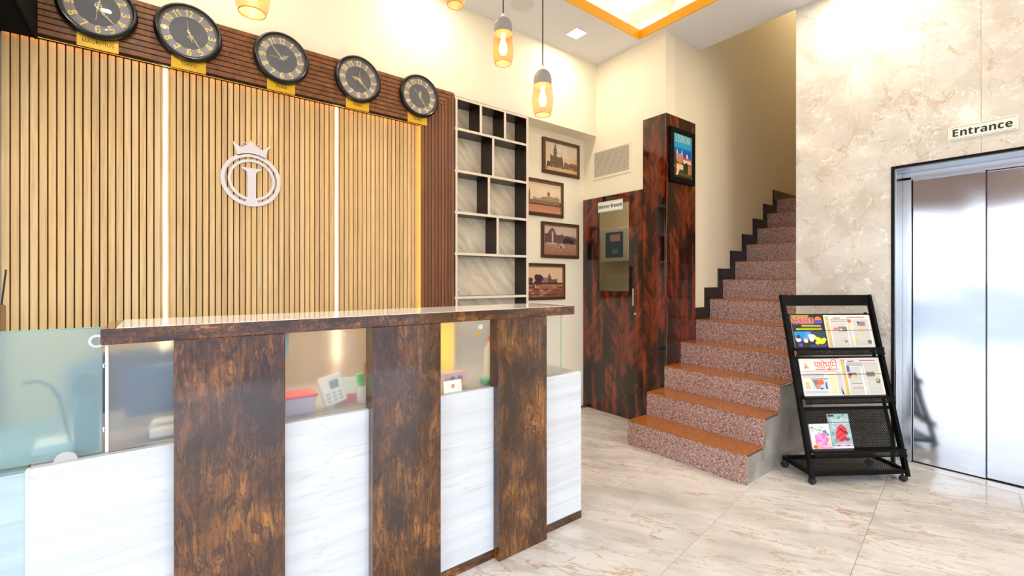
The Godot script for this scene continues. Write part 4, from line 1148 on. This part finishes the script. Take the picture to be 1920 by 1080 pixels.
# ------------------------------------------------------------------ lamps
func build_lamps():
	var spots := [[0.253, 2.258, -1.85, "amber glass pendant lamp at the top left, above the INDIA clock"], [1.30, 2.846, -2.2, "amber glass pendant lamp cut off by the top edge, second from the left"], [1.45, 2.467, -1.95, "amber glass pendant lamp hanging third from the left, above the shelf's left edge"], [1.646, 2.205, -1.85, "lowest amber glass pendant lamp, hanging rightmost in front of the wall shelf"]]
	var cap_s := st()
	lathe(cap_s, [Vector2(0.0485, 0.162), Vector2(0.049, 0.166), Vector2(0.049, 0.20), Vector2(0.044, 0.222), Vector2(0.032, 0.238), Vector2(0.016, 0.246), Vector2(0.0, 0.248)], 32)
	lathe(cap_s, [Vector2(0.0, 0.160), Vector2(0.0485, 0.162)], 32)
	var cap := cap_s.commit()
	var gl := st()
	lathe(gl, [Vector2(0.043, 0.0), Vector2(0.051, 0.02), Vector2(0.057, 0.055), Vector2(0.058, 0.09), Vector2(0.054, 0.13), Vector2(0.0495, 0.163)], 40)
	var glass := gl.commit()
	var rim_s := st(); ring(rim_s, Vector2.ZERO, 0.0415, 0.0440, 0, 0.003, 40); var rim := rim_s.commit()
	var bs := st(); lathe(bs, [Vector2(0, 0.045), Vector2(0.016, 0.052), Vector2(0.024, 0.075), Vector2(0.020, 0.10), Vector2(0.012, 0.125), Vector2(0.012, 0.16)], 20)
	var bulb := bs.commit()
	var ns := st(); lathe(ns, [Vector2(0.012, 0.246), Vector2(0.012, 0.258), Vector2(0.006, 0.27), Vector2(0.0, 0.272)], 16)
	var neck := ns.commit()
	var cm := mat(Color8(150, 144, 138), 0.55)
	for k in spots:
		var t := thing("pendant_lamp", k[3], "lamp", Vector3(k[0], k[1], k[2]), 0.0, "amber glass pendant lamps over the counter")
		obj("cap", cap, cm, t)
		obj("shade", glass, M.amber_glass, t)
		var r := obj("shade_rim", rim, mat(Color8(190, 140, 50), 0.2, 0.2), t); r.rotation.x = -PI / 2
		obj("bulb", bulb, M.bulb, t)
		obj("neck", neck, M.white, t)
		obj("cord", tubed([Vector3(0, 0.27, 0), Vector3(0, CEIL - k[1], 0)], 0.0035, 8), M.ink, t)
		omni(Vector3(0, 0.085, 0), 0.16, Color(1.0, 0.8, 0.45), 0.02, t)
	# square recessed downlights
	var dl := [[2.875, -2.785], [1.5, -2.785], [0.1, -2.785], [-1.3, -2.4], [3.7, -1.0], [3.7, 0.6], [-0.3, -1.0], [-0.3, 1.0], [1.8, 1.9], [-2.0, -0.4], [3.7, 2.0]]
	var where := ["between the orange tray corner and the back wall", "above the wall shelf's left edge, outside the photo", "above the TOKYO clock, outside the photo", "above the black wall unit, outside the photo", "in front of the elevator, outside the photo", "past the elevator's right side, outside the photo", "over the left end of the counter front, outside the photo", "behind the camera on the left, outside the photo", "behind the camera near the shop front, outside the photo", "just inside the street entrance, outside the photo", "beside the shop front's right end, outside the photo"]
	for i in dl.size():
		var label: String = "square white recessed ceiling downlight " + where[i]
		var t := thing("ceiling_downlight", label, "downlight", Vector3(dl[i][0], CEIL, dl[i][1]), 0.0, "recessed downlights" if i == 0 else "recessed downlights out of view")
		var s := st(); frame_bars(s, 0.15, 0.15, 0.012, 0.005)
		var f := obj("trim_ring", s, M.white, t, Vector3(0, 0, -0.075)); f.rotation.x = PI / 2
		obj("diffuser", box(Vector3(-0.063, -0.003, -0.063), Vector3(0.063, 0.0, 0.063)), M.panel_glow, t)
		area(Vector3(0, -0.006, 0), Vector3.DOWN, Vector2(0.12, 0.12), 1.8 if i < 3 else 3.6, Color(1.0, 0.95, 0.87), t)
	var sp := thing("ceiling_speaker", "round pale ceiling speaker grille above the pendant lamps", "speaker", Vector3(2.235, CEIL, -2.755))
	var q := st(); lathe(q, [Vector2(0, -0.004), Vector2(0.075, -0.004), Vector2(0.085, -0.006), Vector2(0.09, 0.0)], 40)
	obj("grille", q, mat(Color8(222, 220, 214), 0.8), sp)

# ------------------------------------------------------------------ signs and vent
func build_signs():
	var e := thing("entrance_sign", "white sign lettered Entrance on the marble above the elevator", "sign", Vector3(4.0095, 2.196, -0.425), -PI / 2)
	obj("plate", box(Vector3(-0.151, 0, 0), Vector3(0.151, 0.086, 0.004), 0.0008), M.sign_white, e)
	var s := st(); frame_bars(s, 0.288, 0.073, 0.0016, 0.0046, 0.0065)
	obj("border", s, M.ink, e)
	letters("Entrance", 0.062, M.ink, e, Vector3(0, 0.043, 0.0045), 0.0, true, "lettering", 0.001)
	var m := thing("meter_room_sign", "white sign lettered Meter Room at the top of the mahogany door", "sign", Vector3(3.4395, 1.972, -2.879), -PI / 2)
	obj("plate", box(Vector3(-0.152, 0, 0), Vector3(0.152, 0.10, 0.004), 0.0008), M.sign_white, m)
	s = st(); frame_bars(s, 0.288, 0.086, 0.002, 0.0046, 0.007)
	obj("border", s, M.ink, m)
	letters("Meter Room", 0.050, M.ink, m, Vector3(0, 0.05, 0.0045), 0.0, true, "lettering", 0.001)
	# air vent grille
	var v := thing("air_vent", "white louvred air vent grille on the cream wall above the mahogany door", "vent", Vector3(3.455, 2.31, -2.88), -PI / 2)
	s = st(); frame_bars(s, 0.475, 0.29, 0.022, 0.008)
	obj("frame", s, M.wall, v)
	obj("backing", box(Vector3(-0.22, 0.01, 0.0002), Vector3(0.22, 0.28, 0.001)), M.ink, v)
	for i in 15:
		var b := st(); bar(b, Vector3(-0.216, 0, 0), Vector3(0.216, 0, 0), 0.013, 0.0018, Vector3(0, 0.75, 0.55))
		obj("louvre", b, M.wall, v, Vector3(0, 0.030 + i * 0.0165, 0.005))

# ------------------------------------------------------------------ newspaper rack
func build_rack():
	var yaw := deg_to_rad(-34.0)
	var F := Vector3(sin(deg_to_rad(37.76)), 0, -cos(deg_to_rad(37.76))); var R := Vector3(cos(deg_to_rad(37.76)), 0, sin(deg_to_rad(37.76)))
	var org: Vector3 = F * 2.885 + R * 2.229
	var t := thing("newspaper_rack", "black metal newspaper rack on castors with three sloping tiers", "rack", org, yaw)
	var lean := -0.255
	var W := 0.321
	var at := func(x: float, y: float, out := 0.0) -> Vector3: return Vector3(x, y, lean * (y - 0.04) + out)
	for sx in [-1.0, 1.0]:
		var s := st()
		bar(s, at.call(sx * W, 0.035), at.call(sx * W, 1.195), 0.022, 0.030)
		obj("upright", s, M.black, t)
		s = st()
		bar(s, at.call(sx * (W - 0.025), 0.20, -0.03), at.call(sx * (W - 0.025), 1.07, -0.03), 0.012, 0.016)
		obj("inner_rail", s, M.black, t)
	var s := st()
	bar(s, at.call(-W, 1.158), at.call(W, 1.158), 0.074, 0.014, Vector3(0, 1, lean))
	obj("top_bar", s, M.black, t)
	# tiers: sloping perforated back, ledge, front lip and retaining wire
	var tiers := [[0.835, 1.058, 0.955], [0.527, 0.770, 0.668], [0.205, 0.447, 0.372]]
	for k in tiers:
		var y0: float = k[0]; var y1: float = k[1]
		var back := -0.014
		var tier := Node3D.new(); tier.name = "tier"; t.add_child(tier, true)
		s = st()
		quad(s, at.call(-W + 0.03, y1, back), at.call(W - 0.03, y1, back), at.call(W - 0.03, y0, back), at.call(-W + 0.03, y0, back), Vector3(0, -lean, 1).normalized(), Vector2.ZERO, [Vector2(0, 0), Vector2(2 * W - 0.06, 0), Vector2(2 * W - 0.06, y1 - y0), Vector2(0, y1 - y0)])
		obj("back_sheet", s, M.perforated, tier)
		s = st(); bar(s, at.call(-W + 0.01, y1, back), at.call(W - 0.01, y1, back), 0.012 if k != tiers[2] else 0.02, 0.01, Vector3.UP)
		obj("top_rail", s, M.black, tier)
		s = st(); bar(s, at.call(-W + 0.01, y0 - 0.004, 0.015), at.call(W - 0.01, y0 - 0.004, 0.015), 0.012, 0.06, Vector3.UP)
		obj("ledge", s, M.black, tier)
		s = st(); bar(s, at.call(-W + 0.01, y0 + 0.001, 0.046), at.call(W - 0.01, y0 + 0.001, 0.046), 0.012, 0.006, Vector3.UP)
		bar(s, at.call(-W + 0.01, y0 - 0.034, 0.046), at.call(W - 0.01, y0 - 0.034, 0.046), 0.007, 0.006, Vector3.UP)
		obj("front_lip", s, M.black, tier)
		s = st()
		quad(s, at.call(-W + 0.01, y0, 0.046), at.call(W - 0.01, y0, 0.046), at.call(W - 0.01, y0 - 0.036, 0.046), at.call(-W + 0.01, y0 - 0.036, 0.046), Vector3(0, 0, 1), Vector2.ZERO, [Vector2(0, 0), Vector2(0.6, 0), Vector2(0.6, 0.036), Vector2(0, 0.036)])
		obj("lip_sheet", s, M.perforated, tier)
		obj("wire", tubed([at.call(-W, k[2], 0.022), at.call(W, k[2], 0.022)], 0.0016, 6), M.black, tier)
	# base tray
	s = st()
	var d := -0.27; var yb := 0.066
	bar(s, Vector3(-W, yb, -0.004), Vector3(W, yb, -0.004), 0.026, 0.02, Vector3.UP)
	bar(s, Vector3(-W, yb, d), Vector3(W, yb, d), 0.026, 0.02, Vector3.UP)
	for sx in [-1.0, 1.0]: bar(s, Vector3(sx * W, yb, 0), Vector3(sx * W, yb, d), 0.026, 0.02, Vector3.UP)
	obj("base_frame", s, M.black, t)
	s = st(); quad(s, Vector3(-W, yb + 0.002, 0), Vector3(W, yb + 0.002, 0), Vector3(W, yb + 0.002, d), Vector3(-W, yb + 0.002, d), Vector3.UP)
	obj("base_sheet", s, M.perforated, t)
	for p in [[-W + 0.005, 0.0], [W - 0.02, 0.0], [-W + 0.005, d + 0.01], [W - 0.02, d + 0.01]]:
		var c := Node3D.new(); c.name = "castor"; t.add_child(c, true); c.position = Vector3(p[0], 0, p[1])
		obj("stem", tubed([Vector3(0, 0.042, 0), Vector3(0, 0.056, 0)], 0.005), M.chrome, c)
		var w := st()
		for sx in [-1.0, 1.0]:
			lathe(w, [Vector2(0, -0.005), Vector2(0.018, -0.005), Vector2(0.021, -0.003), Vector2(0.021, 0.003), Vector2(0.018, 0.005), Vector2(0, 0.005)], 20, Vector3(0, sx * 0.009, 0))
		var wh := obj("wheel", w, M.rubber, c, Vector3(0, 0.0212, -0.006)); wh.rotation = Vector3(0, 0.5, PI / 2)
		obj("hood", box(Vector3(-0.012, 0.022, -0.022), Vector3(0.012, 0.043, 0.012), 0.007), M.rubber, c)
	# things in the rack
	var tilt := atan(lean)
	put_print("magazine", "black and yellow magazine on the top tier of the rack, left of the newspaper", "magazine", org, yaw, at.call(-0.165, 0.838, 0.0), tilt, 0.235, 0.232, 0.008, magazine())
	put_print("newspaper", "folded newspaper on the top tier of the rack, right of the magazine", "newspaper", org, yaw, at.call(0.124, 0.838, 0.0), tilt, 0.335, 0.226, 0.008, news(0), "newspapers in the rack")
	put_print("newspaper", "newspaper with a red Hindi title on the middle tier of the rack", "newspaper", org, yaw, at.call(-0.135, 0.530, 0.002), tilt, 0.285, 0.245, 0.008, news(1), "newspapers in the rack")
	put_print("newspaper", "open newspaper with a yellow margin on the middle tier, right of the Hindi title page", "newspaper", org, yaw, at.call(0.153, 0.530, 0.0), tilt, 0.285, 0.247, 0.007, news(2), "newspapers in the rack")
	put_print("book", "small book with a pink rose cover on the lowest tier of the rack", "book", org, yaw, at.call(-0.215, 0.208, 0.0), tilt, 0.135, 0.155, 0.012, rose())
	var g := put_print("guide_book", "guide book lettered India with a big red turban on the lowest tier", "book", org, yaw, at.call(-0.072, 0.208, 0.0), tilt, 0.140, 0.215, 0.014, turban())
	letters("India", 0.048, M.emblem, g, Vector3(0.005, 0.170, 0.0008), 0.0, true, "lettering", 0.0006)

func put_print(called: String, label: String, cat: String, org: Vector3, yaw: float, local: Vector3, tilt: float, w: float, h: float, thick: float, im: Image, group := "") -> Node3D:
	var o := thing(called, label, cat, org + Basis(Vector3.UP, yaw) * local, 0.0, group)
	o.basis = Basis(Vector3.UP, yaw) * Basis(Vector3.RIGHT, tilt)
	obj("pages", box(Vector3(-w / 2, 0, -thick), Vector3(w / 2, h, -0.0006), 0.001), M.white, o)
	obj("cover", sheet(w, h, 0.0006), print_mat(im, 0.45), o)
	return o

func text_lines(im: Image, r: Rect2i, step: int, c: Color):
	for y in range(r.position.y, r.position.y + r.size.y, step):
		var x := r.position.x
		while x < r.position.x + r.size.x:
			var l := 3 + rng.randi() % 8
			rect(im, x, y, mini(l, r.position.x + r.size.x - x), maxi(1, step / 2), c)
			x += l + 2

func magazine() -> Image:
	var im := pic(240, 236, Color8(26, 24, 22))
	shade(im, Rect2i(4, 6, 130, 18), Color8(186, 170, 30), Color8(140, 120, 20))
	# heavy pale red title
	var red := Color8(226, 70, 60); var pale := Color8(250, 214, 200)
	glyphs(im, "CRIME", 6, 26, 17, 34, 6, pale, 3); glyphs(im, "CRIME", 6, 26, 17, 34, 5, red, 1)
	glyphs(im, "PERICA", 80, 26, 15, 34, 6, pale, 3); glyphs(im, "PERICA", 80, 26, 15, 34, 5, red, 1)
	oval(im, 200, 40, 26, 24, Color8(236, 120, 30)); rect(im, 176, 42, 50, 24, Color8(96, 84, 190)); rect(im, 184, 46, 12, 8, Color8(40, 30, 100)); rect(im, 204, 46, 12, 8, Color8(40, 30, 100))
	rect(im, 6, 66, 160, 4, Color8(150, 150, 150))
	var ye := Color8(236, 226, 30)
	for k in [[70, 78, 140, 12], [26, 98, 190, 16]]:
		rect(im, k[0], k[1], k[2], 3, ye)
		var x: int = k[0]
		while x < k[0] + k[2] - 8:
			var w := 6 + rng.randi() % 5
			stroke(im, [Vector2(x + w, k[1]), Vector2(x + w, k[1] + k[3])], 2.5, ye)
			oval(im, x + w * 0.4, k[1] + k[3] * 0.6, w * 0.4, k[3] * 0.25, ye)
			x += w + 3
	rect(im, 6, 122, 110, 60, Color8(20, 144, 214)); rect(im, 90, 122, 40, 50, Color8(90, 150, 220))
	rect(im, 130, 120, 104, 60, Color8(40, 66, 78))
	for i in 10: oval(im, 20 + rng.randf() * 110, 176 + rng.randf() * 46, 16, 12, [Color8(236, 236, 236), Color8(92, 72, 190), Color8(214, 160, 100), Color8(230, 230, 240)][i % 4])
	for i in 6: oval(im, 110 + rng.randf() * 40, 150 + rng.randf() * 30, 16, 12, Color8(226, 226, 226))
	for i in 9: oval(im, 164 + rng.randf() * 54, 168 + rng.randf() * 34, 18, 12, Color8(236, 230, 20))
	oval(im, 34, 158, 14, 14, Color8(20, 50, 90))
	rect(im, 110, 214, 124, 18, Color8(70, 50, 120))
	return im

# capital letters from strokes, for printed titles
func glyphs(im: Image, text: String, x: float, y: float, w: float, h: float, pen_w: float, c: Color, grow: int):
	var G := {"C": [[Vector2(1, 0.1), Vector2(0.6, 0), Vector2(0.1, 0.15), Vector2(0, 0.5), Vector2(0.1, 0.85), Vector2(0.6, 1), Vector2(1, 0.9)]], "R": [[Vector2(0, 1), Vector2(0, 0), Vector2(0.8, 0.05), Vector2(0.9, 0.3), Vector2(0.7, 0.5), Vector2(0, 0.5)], [Vector2(0.4, 0.5), Vector2(1, 1)]],
		"I": [[Vector2(0.5, 0), Vector2(0.5, 1)]], "M": [[Vector2(0, 1), Vector2(0, 0), Vector2(0.5, 0.6), Vector2(1, 0), Vector2(1, 1)]], "E": [[Vector2(1, 0), Vector2(0, 0), Vector2(0, 1), Vector2(1, 1)], [Vector2(0, 0.5), Vector2(0.8, 0.5)]],
		"P": [[Vector2(0, 1), Vector2(0, 0), Vector2(0.8, 0.05), Vector2(0.9, 0.3), Vector2(0.7, 0.55), Vector2(0, 0.55)]], "A": [[Vector2(0, 1), Vector2(0.5, 0), Vector2(1, 1)], [Vector2(0.2, 0.65), Vector2(0.8, 0.65)]]}
	for ch in text:
		for line in G[ch]:
			var p := []
			for v in line: p.append(Vector2(x + v.x * (w - 5), y + v.y * h))
			stroke(im, p, pen_w + grow, c)
		x += w

func news(kind: int) -> Image:
	var W := 336; var H := 240
	if kind: W = 288; H = 248
	var im := pic(W, H, Color8(232, 226, 214))
	var ink := Color8(168, 160, 150); var dark := Color8(92, 82, 76)
	if kind == 1:
		rect(im, 0, 0, W, 84, Color8(238, 230, 220))
		poly(im, [Vector2(30, 62), Vector2(44, 26), Vector2(58, 62)], Color8(226, 160, 60)); rect(im, 26, 60, 38, 5, Color8(200, 90, 40))
		hindi_title(im, 104, 22, 166, 42, Color8(232, 62, 40))
		rect(im, 108, 70, 70, 5, Color8(214, 50, 44)); rect(im, 184, 70, 90, 5, Color8(214, 90, 80))
		text_lines(im, Rect2i(10, 82, 250, 9), 5, dark)
		text_lines(im, Rect2i(10, 98, 150, 30), 4, ink)
		rect(im, 60, 132, 126, 7, Color8(150, 146, 150))
		rect(im, 66, 140, 116, 66, Color8(196, 206, 222))
		poly(im, [Vector2(70, 142), Vector2(150, 142), Vector2(96, 204)], Color8(150, 110, 96)); oval(im, 128, 160, 24, 16, Color8(236, 104, 44)); oval(im, 108, 186, 16, 16, Color8(196, 140, 120)); rect(im, 160, 160, 12, 44, Color8(70, 90, 96)); rect(im, 120, 196, 20, 10, Color8(50, 60, 70))
		oval(im, 34, 166, 17, 10, Color8(206, 206, 30)); rect(im, 20, 178, 34, 24, Color8(214, 186, 146))
		rect(im, 192, 96, 54, 140, Color8(238, 228, 186)); text_lines(im, Rect2i(194, 100, 50, 132), 5, Color8(210, 196, 150))
		text_lines(im, Rect2i(252, 92, 32, 140), 4, ink)
		rect(im, 8, 212, 170, 20, Color8(206, 222, 226)); text_lines(im, Rect2i(12, 216, 160, 14), 4, ink)
		poly(im, [Vector2(268, 190), Vector2(278, 220), Vector2(284, 244), Vector2(270, 240)], Color8(56, 44, 50))
		return im
	rect(im, 8, 10, 26, H - 12, Color8(222, 196, 128)); rect(im, 8, 18, 26, 3, Color8(206, 90, 40)); rect(im, 12, 34, 18, 3, Color8(180, 110, 50))
	text_lines(im, Rect2i(11, 50, 20, H - 60), 5, Color8(196, 164, 92))
	var red := Color8(200, 48, 50)
	rect(im, W * 0.2, 20, W * 0.16, 6, red); rect(im, W * 0.5, 16, W * 0.4, 6, red)
	text_lines(im, Rect2i(46, 34, int(W * 0.42), 20), 8, dark)
	text_lines(im, Rect2i(44, 62, int(W * 0.42), H - 70), 4, ink)
	text_lines(im, Rect2i(int(W * 0.6), 34, int(W * 0.35), H - 44), 4, ink)
	if kind == 0:
		rect(im, 172, 34, 24, 24, Color8(206, 96, 100)); rect(im, 240, 50, 56, 32, Color8(150, 130, 146)); oval(im, 246, 58, 8, 10, dark)
		rect(im, 60, 94, 32, 22, Color8(226, 120, 130)); rect(im, 94, 88, 66, 34, Color8(150, 116, 104)); rect(im, 128, 104, 34, 18, Color8(120, 128, 128)); oval(im, 112, 110, 12, 8, Color8(220, 208, 196))
		oval(im, 262, 112, 14, 14, Color8(222, 204, 84)); oval(im, 212, 186, 14, 16, Color8(222, 204, 84))
		oval(im, 126, 190, 22, 14, Color8(214, 190, 176)); oval(im, 134, 196, 9, 7, Color8(110, 96, 90)); rect(im, 290, 188, 28, 26, Color8(120, 114, 116))
		rect(im, 156, 60, 8, H - 62, Color8(240, 236, 228)); rect(im, 176, 60, 34, 60, Color8(230, 216, 176))
	else:
		rect(im, 42, 54, 20, 40, Color8(70, 100, 160)); rect(im, 46, 100, 60, 36, Color8(160, 128, 112)); oval(im, 84, 128, 22, 14, Color8(206, 200, 176)); rect(im, 50, 104, 24, 14, Color8(120, 60, 60))
		rect(im, 178, 96, 60, 30, Color8(140, 124, 116)); oval(im, 252, 156, 16, 16, Color8(100, 96, 94)); oval(im, 250, 152, 9, 9, Color8(190, 182, 174)); rect(im, 240, 98, 30, 26, Color8(226, 216, 160))
		rect(im, 140, 64, 14, H - 64, Color8(240, 236, 230)); rect(im, 60, 172, 76, 2, dark); rect(im, 60, 200, 80, 2, dark)
	return im

# the red Hindi masthead, drawn stroke by stroke
func hindi_title(im: Image, x: float, y: float, w: float, h: float, c: Color):
	var u := w / 5.2
	var P := func(a: float, b: float) -> Vector2: return Vector2(x + a * u, y + b * h)
	var pw := 4.5
	stroke(im, [P.call(0, 0.1), P.call(1.75, 0.1)], pw, c); stroke(im, [P.call(2.0, 0.1), P.call(5.2, 0.1)], pw, c)
	# ya
	stroke(im, [P.call(0.8, 0.1), P.call(0.8, 1.0)], pw, c)
	stroke(im, [P.call(0.15, 0.12), P.call(0.3, 0.3), P.call(0.12, 0.55), P.call(0.4, 0.75), P.call(0.8, 0.62)], pw, c)
	# sha with o
	stroke(im, [P.call(1.1, 0.35), P.call(1.3, 0.18), P.call(1.45, 0.35), P.call(1.2, 0.55), P.call(1.05, 0.62), P.call(1.4, 1.0)], pw, c)
	stroke(im, [P.call(1.7, 0.1), P.call(1.7, 1.0)], pw, c); stroke(im, [P.call(1.4, 0.6), P.call(1.7, 0.6)], pw, c)
	stroke(im, [P.call(2.15, 0.1), P.call(2.15, 1.0)], pw, c); stroke(im, [P.call(2.15, 0.1), P.call(2.0, -0.22), P.call(1.75, -0.3)], pw, c)
	# bha with long u
	stroke(im, [P.call(3.3, 0.1), P.call(3.3, 1.0)], pw, c)
	stroke(im, [P.call(2.62, 0.1), P.call(2.45, 0.2), P.call(2.55, 0.34), P.call(2.7, 0.22), P.call(2.72, 0.62), P.call(2.55, 0.78)], pw, c)
	stroke(im, [P.call(2.62, 0.64), P.call(3.3, 0.64)], pw, c)
	stroke(im, [P.call(3.3, 1.0), P.call(2.95, 1.2), P.call(3.2, 1.36), P.call(3.5, 1.25)], pw, c)
	# mi
	stroke(im, [P.call(3.75, 0.1), P.call(3.75, 1.0)], pw, c); stroke(im, [P.call(3.75, 0.1), P.call(4.1, -0.28), P.call(4.9, -0.28), P.call(5.0, 0.1)], pw, c)
	stroke(im, [P.call(4.2, 0.1), P.call(4.2, 0.7), P.call(4.05, 0.72), P.call(4.2, 0.62), P.call(4.95, 0.62)], pw, c)
	stroke(im, [P.call(4.95, 0.1), P.call(4.95, 1.0)], pw, c)

func petals(im: Image, x: float, y: float, r: float, a: Color, b: Color):
	for k in 5:
		var q := r * (1.0 - k * 0.19)
		for i in 7:
			var v := Vector2.from_angle(TAU * i / 7 + k * 0.6) * q * 0.55
			oval(im, x + v.x, y + v.y, q * 0.5, q * 0.42, a.lerp(b, fposmod(i * 0.37 + k * 0.23, 1.0)), TAU * i / 7)

func rose() -> Image:
	var im := pic(136, 156, Color8(232, 232, 214))
	for i in 26: oval(im, 10 + rng.randf() * 116, 14 + rng.randf() * 60, 8, 5, [Color8(150, 190, 130), Color8(176, 180, 214), Color8(214, 224, 204), Color8(110, 150, 100)][i % 4], rng.randf() * 3)
	for i in 5: oval(im, 96 + rng.randf() * 24, 46 + rng.randf() * 24, 11, 8, Color8(96, 124, 196))
	for i in 8: oval(im, 110 + rng.randf() * 20, 80 + rng.randf() * 60, 12, 12, Color8(232, 196, 176))
	petals(im, 70, 98, 46, Color8(232, 96, 170), Color8(246, 176, 206))
	oval(im, 70, 92, 8, 6, Color8(244, 190, 150))
	oval(im, 26, 142, 20, 12, Color8(238, 90, 50)); oval(im, 40, 146, 10, 8, Color8(246, 170, 40))
	for i in 5: oval(im, 60 + i * 16, 148, 9, 7, Color8(226, 150, 200))
	return im

func turban() -> Image:
	var im := pic(140, 216, Color8(150, 186, 182))
	for i in 30: oval(im, rng.randf() * 140, rng.randf() * 200, 14, 10, [Color8(110, 160, 150), Color8(164, 176, 190), Color8(120, 150, 130), Color8(190, 200, 200)][i % 4], rng.randf() * 3)
	rect(im, 0, 4, 40, 12, Color8(24, 40, 92))
	for i in 9:
		var a := -0.6 + i * 0.02
		oval(im, 72 + i * 1.5 - 6, 122 + (i - 4) * 9, 52 - absf(i - 4) * 6, 11, [Color8(222, 40, 50), Color8(240, 72, 76), Color8(200, 26, 44)][i % 3], a)
	poly(im, [Vector2(56, 84), Vector2(118, 120), Vector2(112, 132), Vector2(62, 100)], Color8(110, 14, 28))
	oval(im, 104, 160, 20, 10, Color8(110, 80, 70)); oval(im, 74, 186, 52, 10, Color8(240, 150, 190)); rect(im, 10, 190, 124, 6, Color8(240, 200, 216)); oval(im, 40, 198, 14, 3, Color8(120, 20, 60)); oval(im, 104, 198, 12, 3, Color8(120, 20, 60))
	rect(im, 0, 202, 140, 14, Color8(236, 226, 228))
	return im
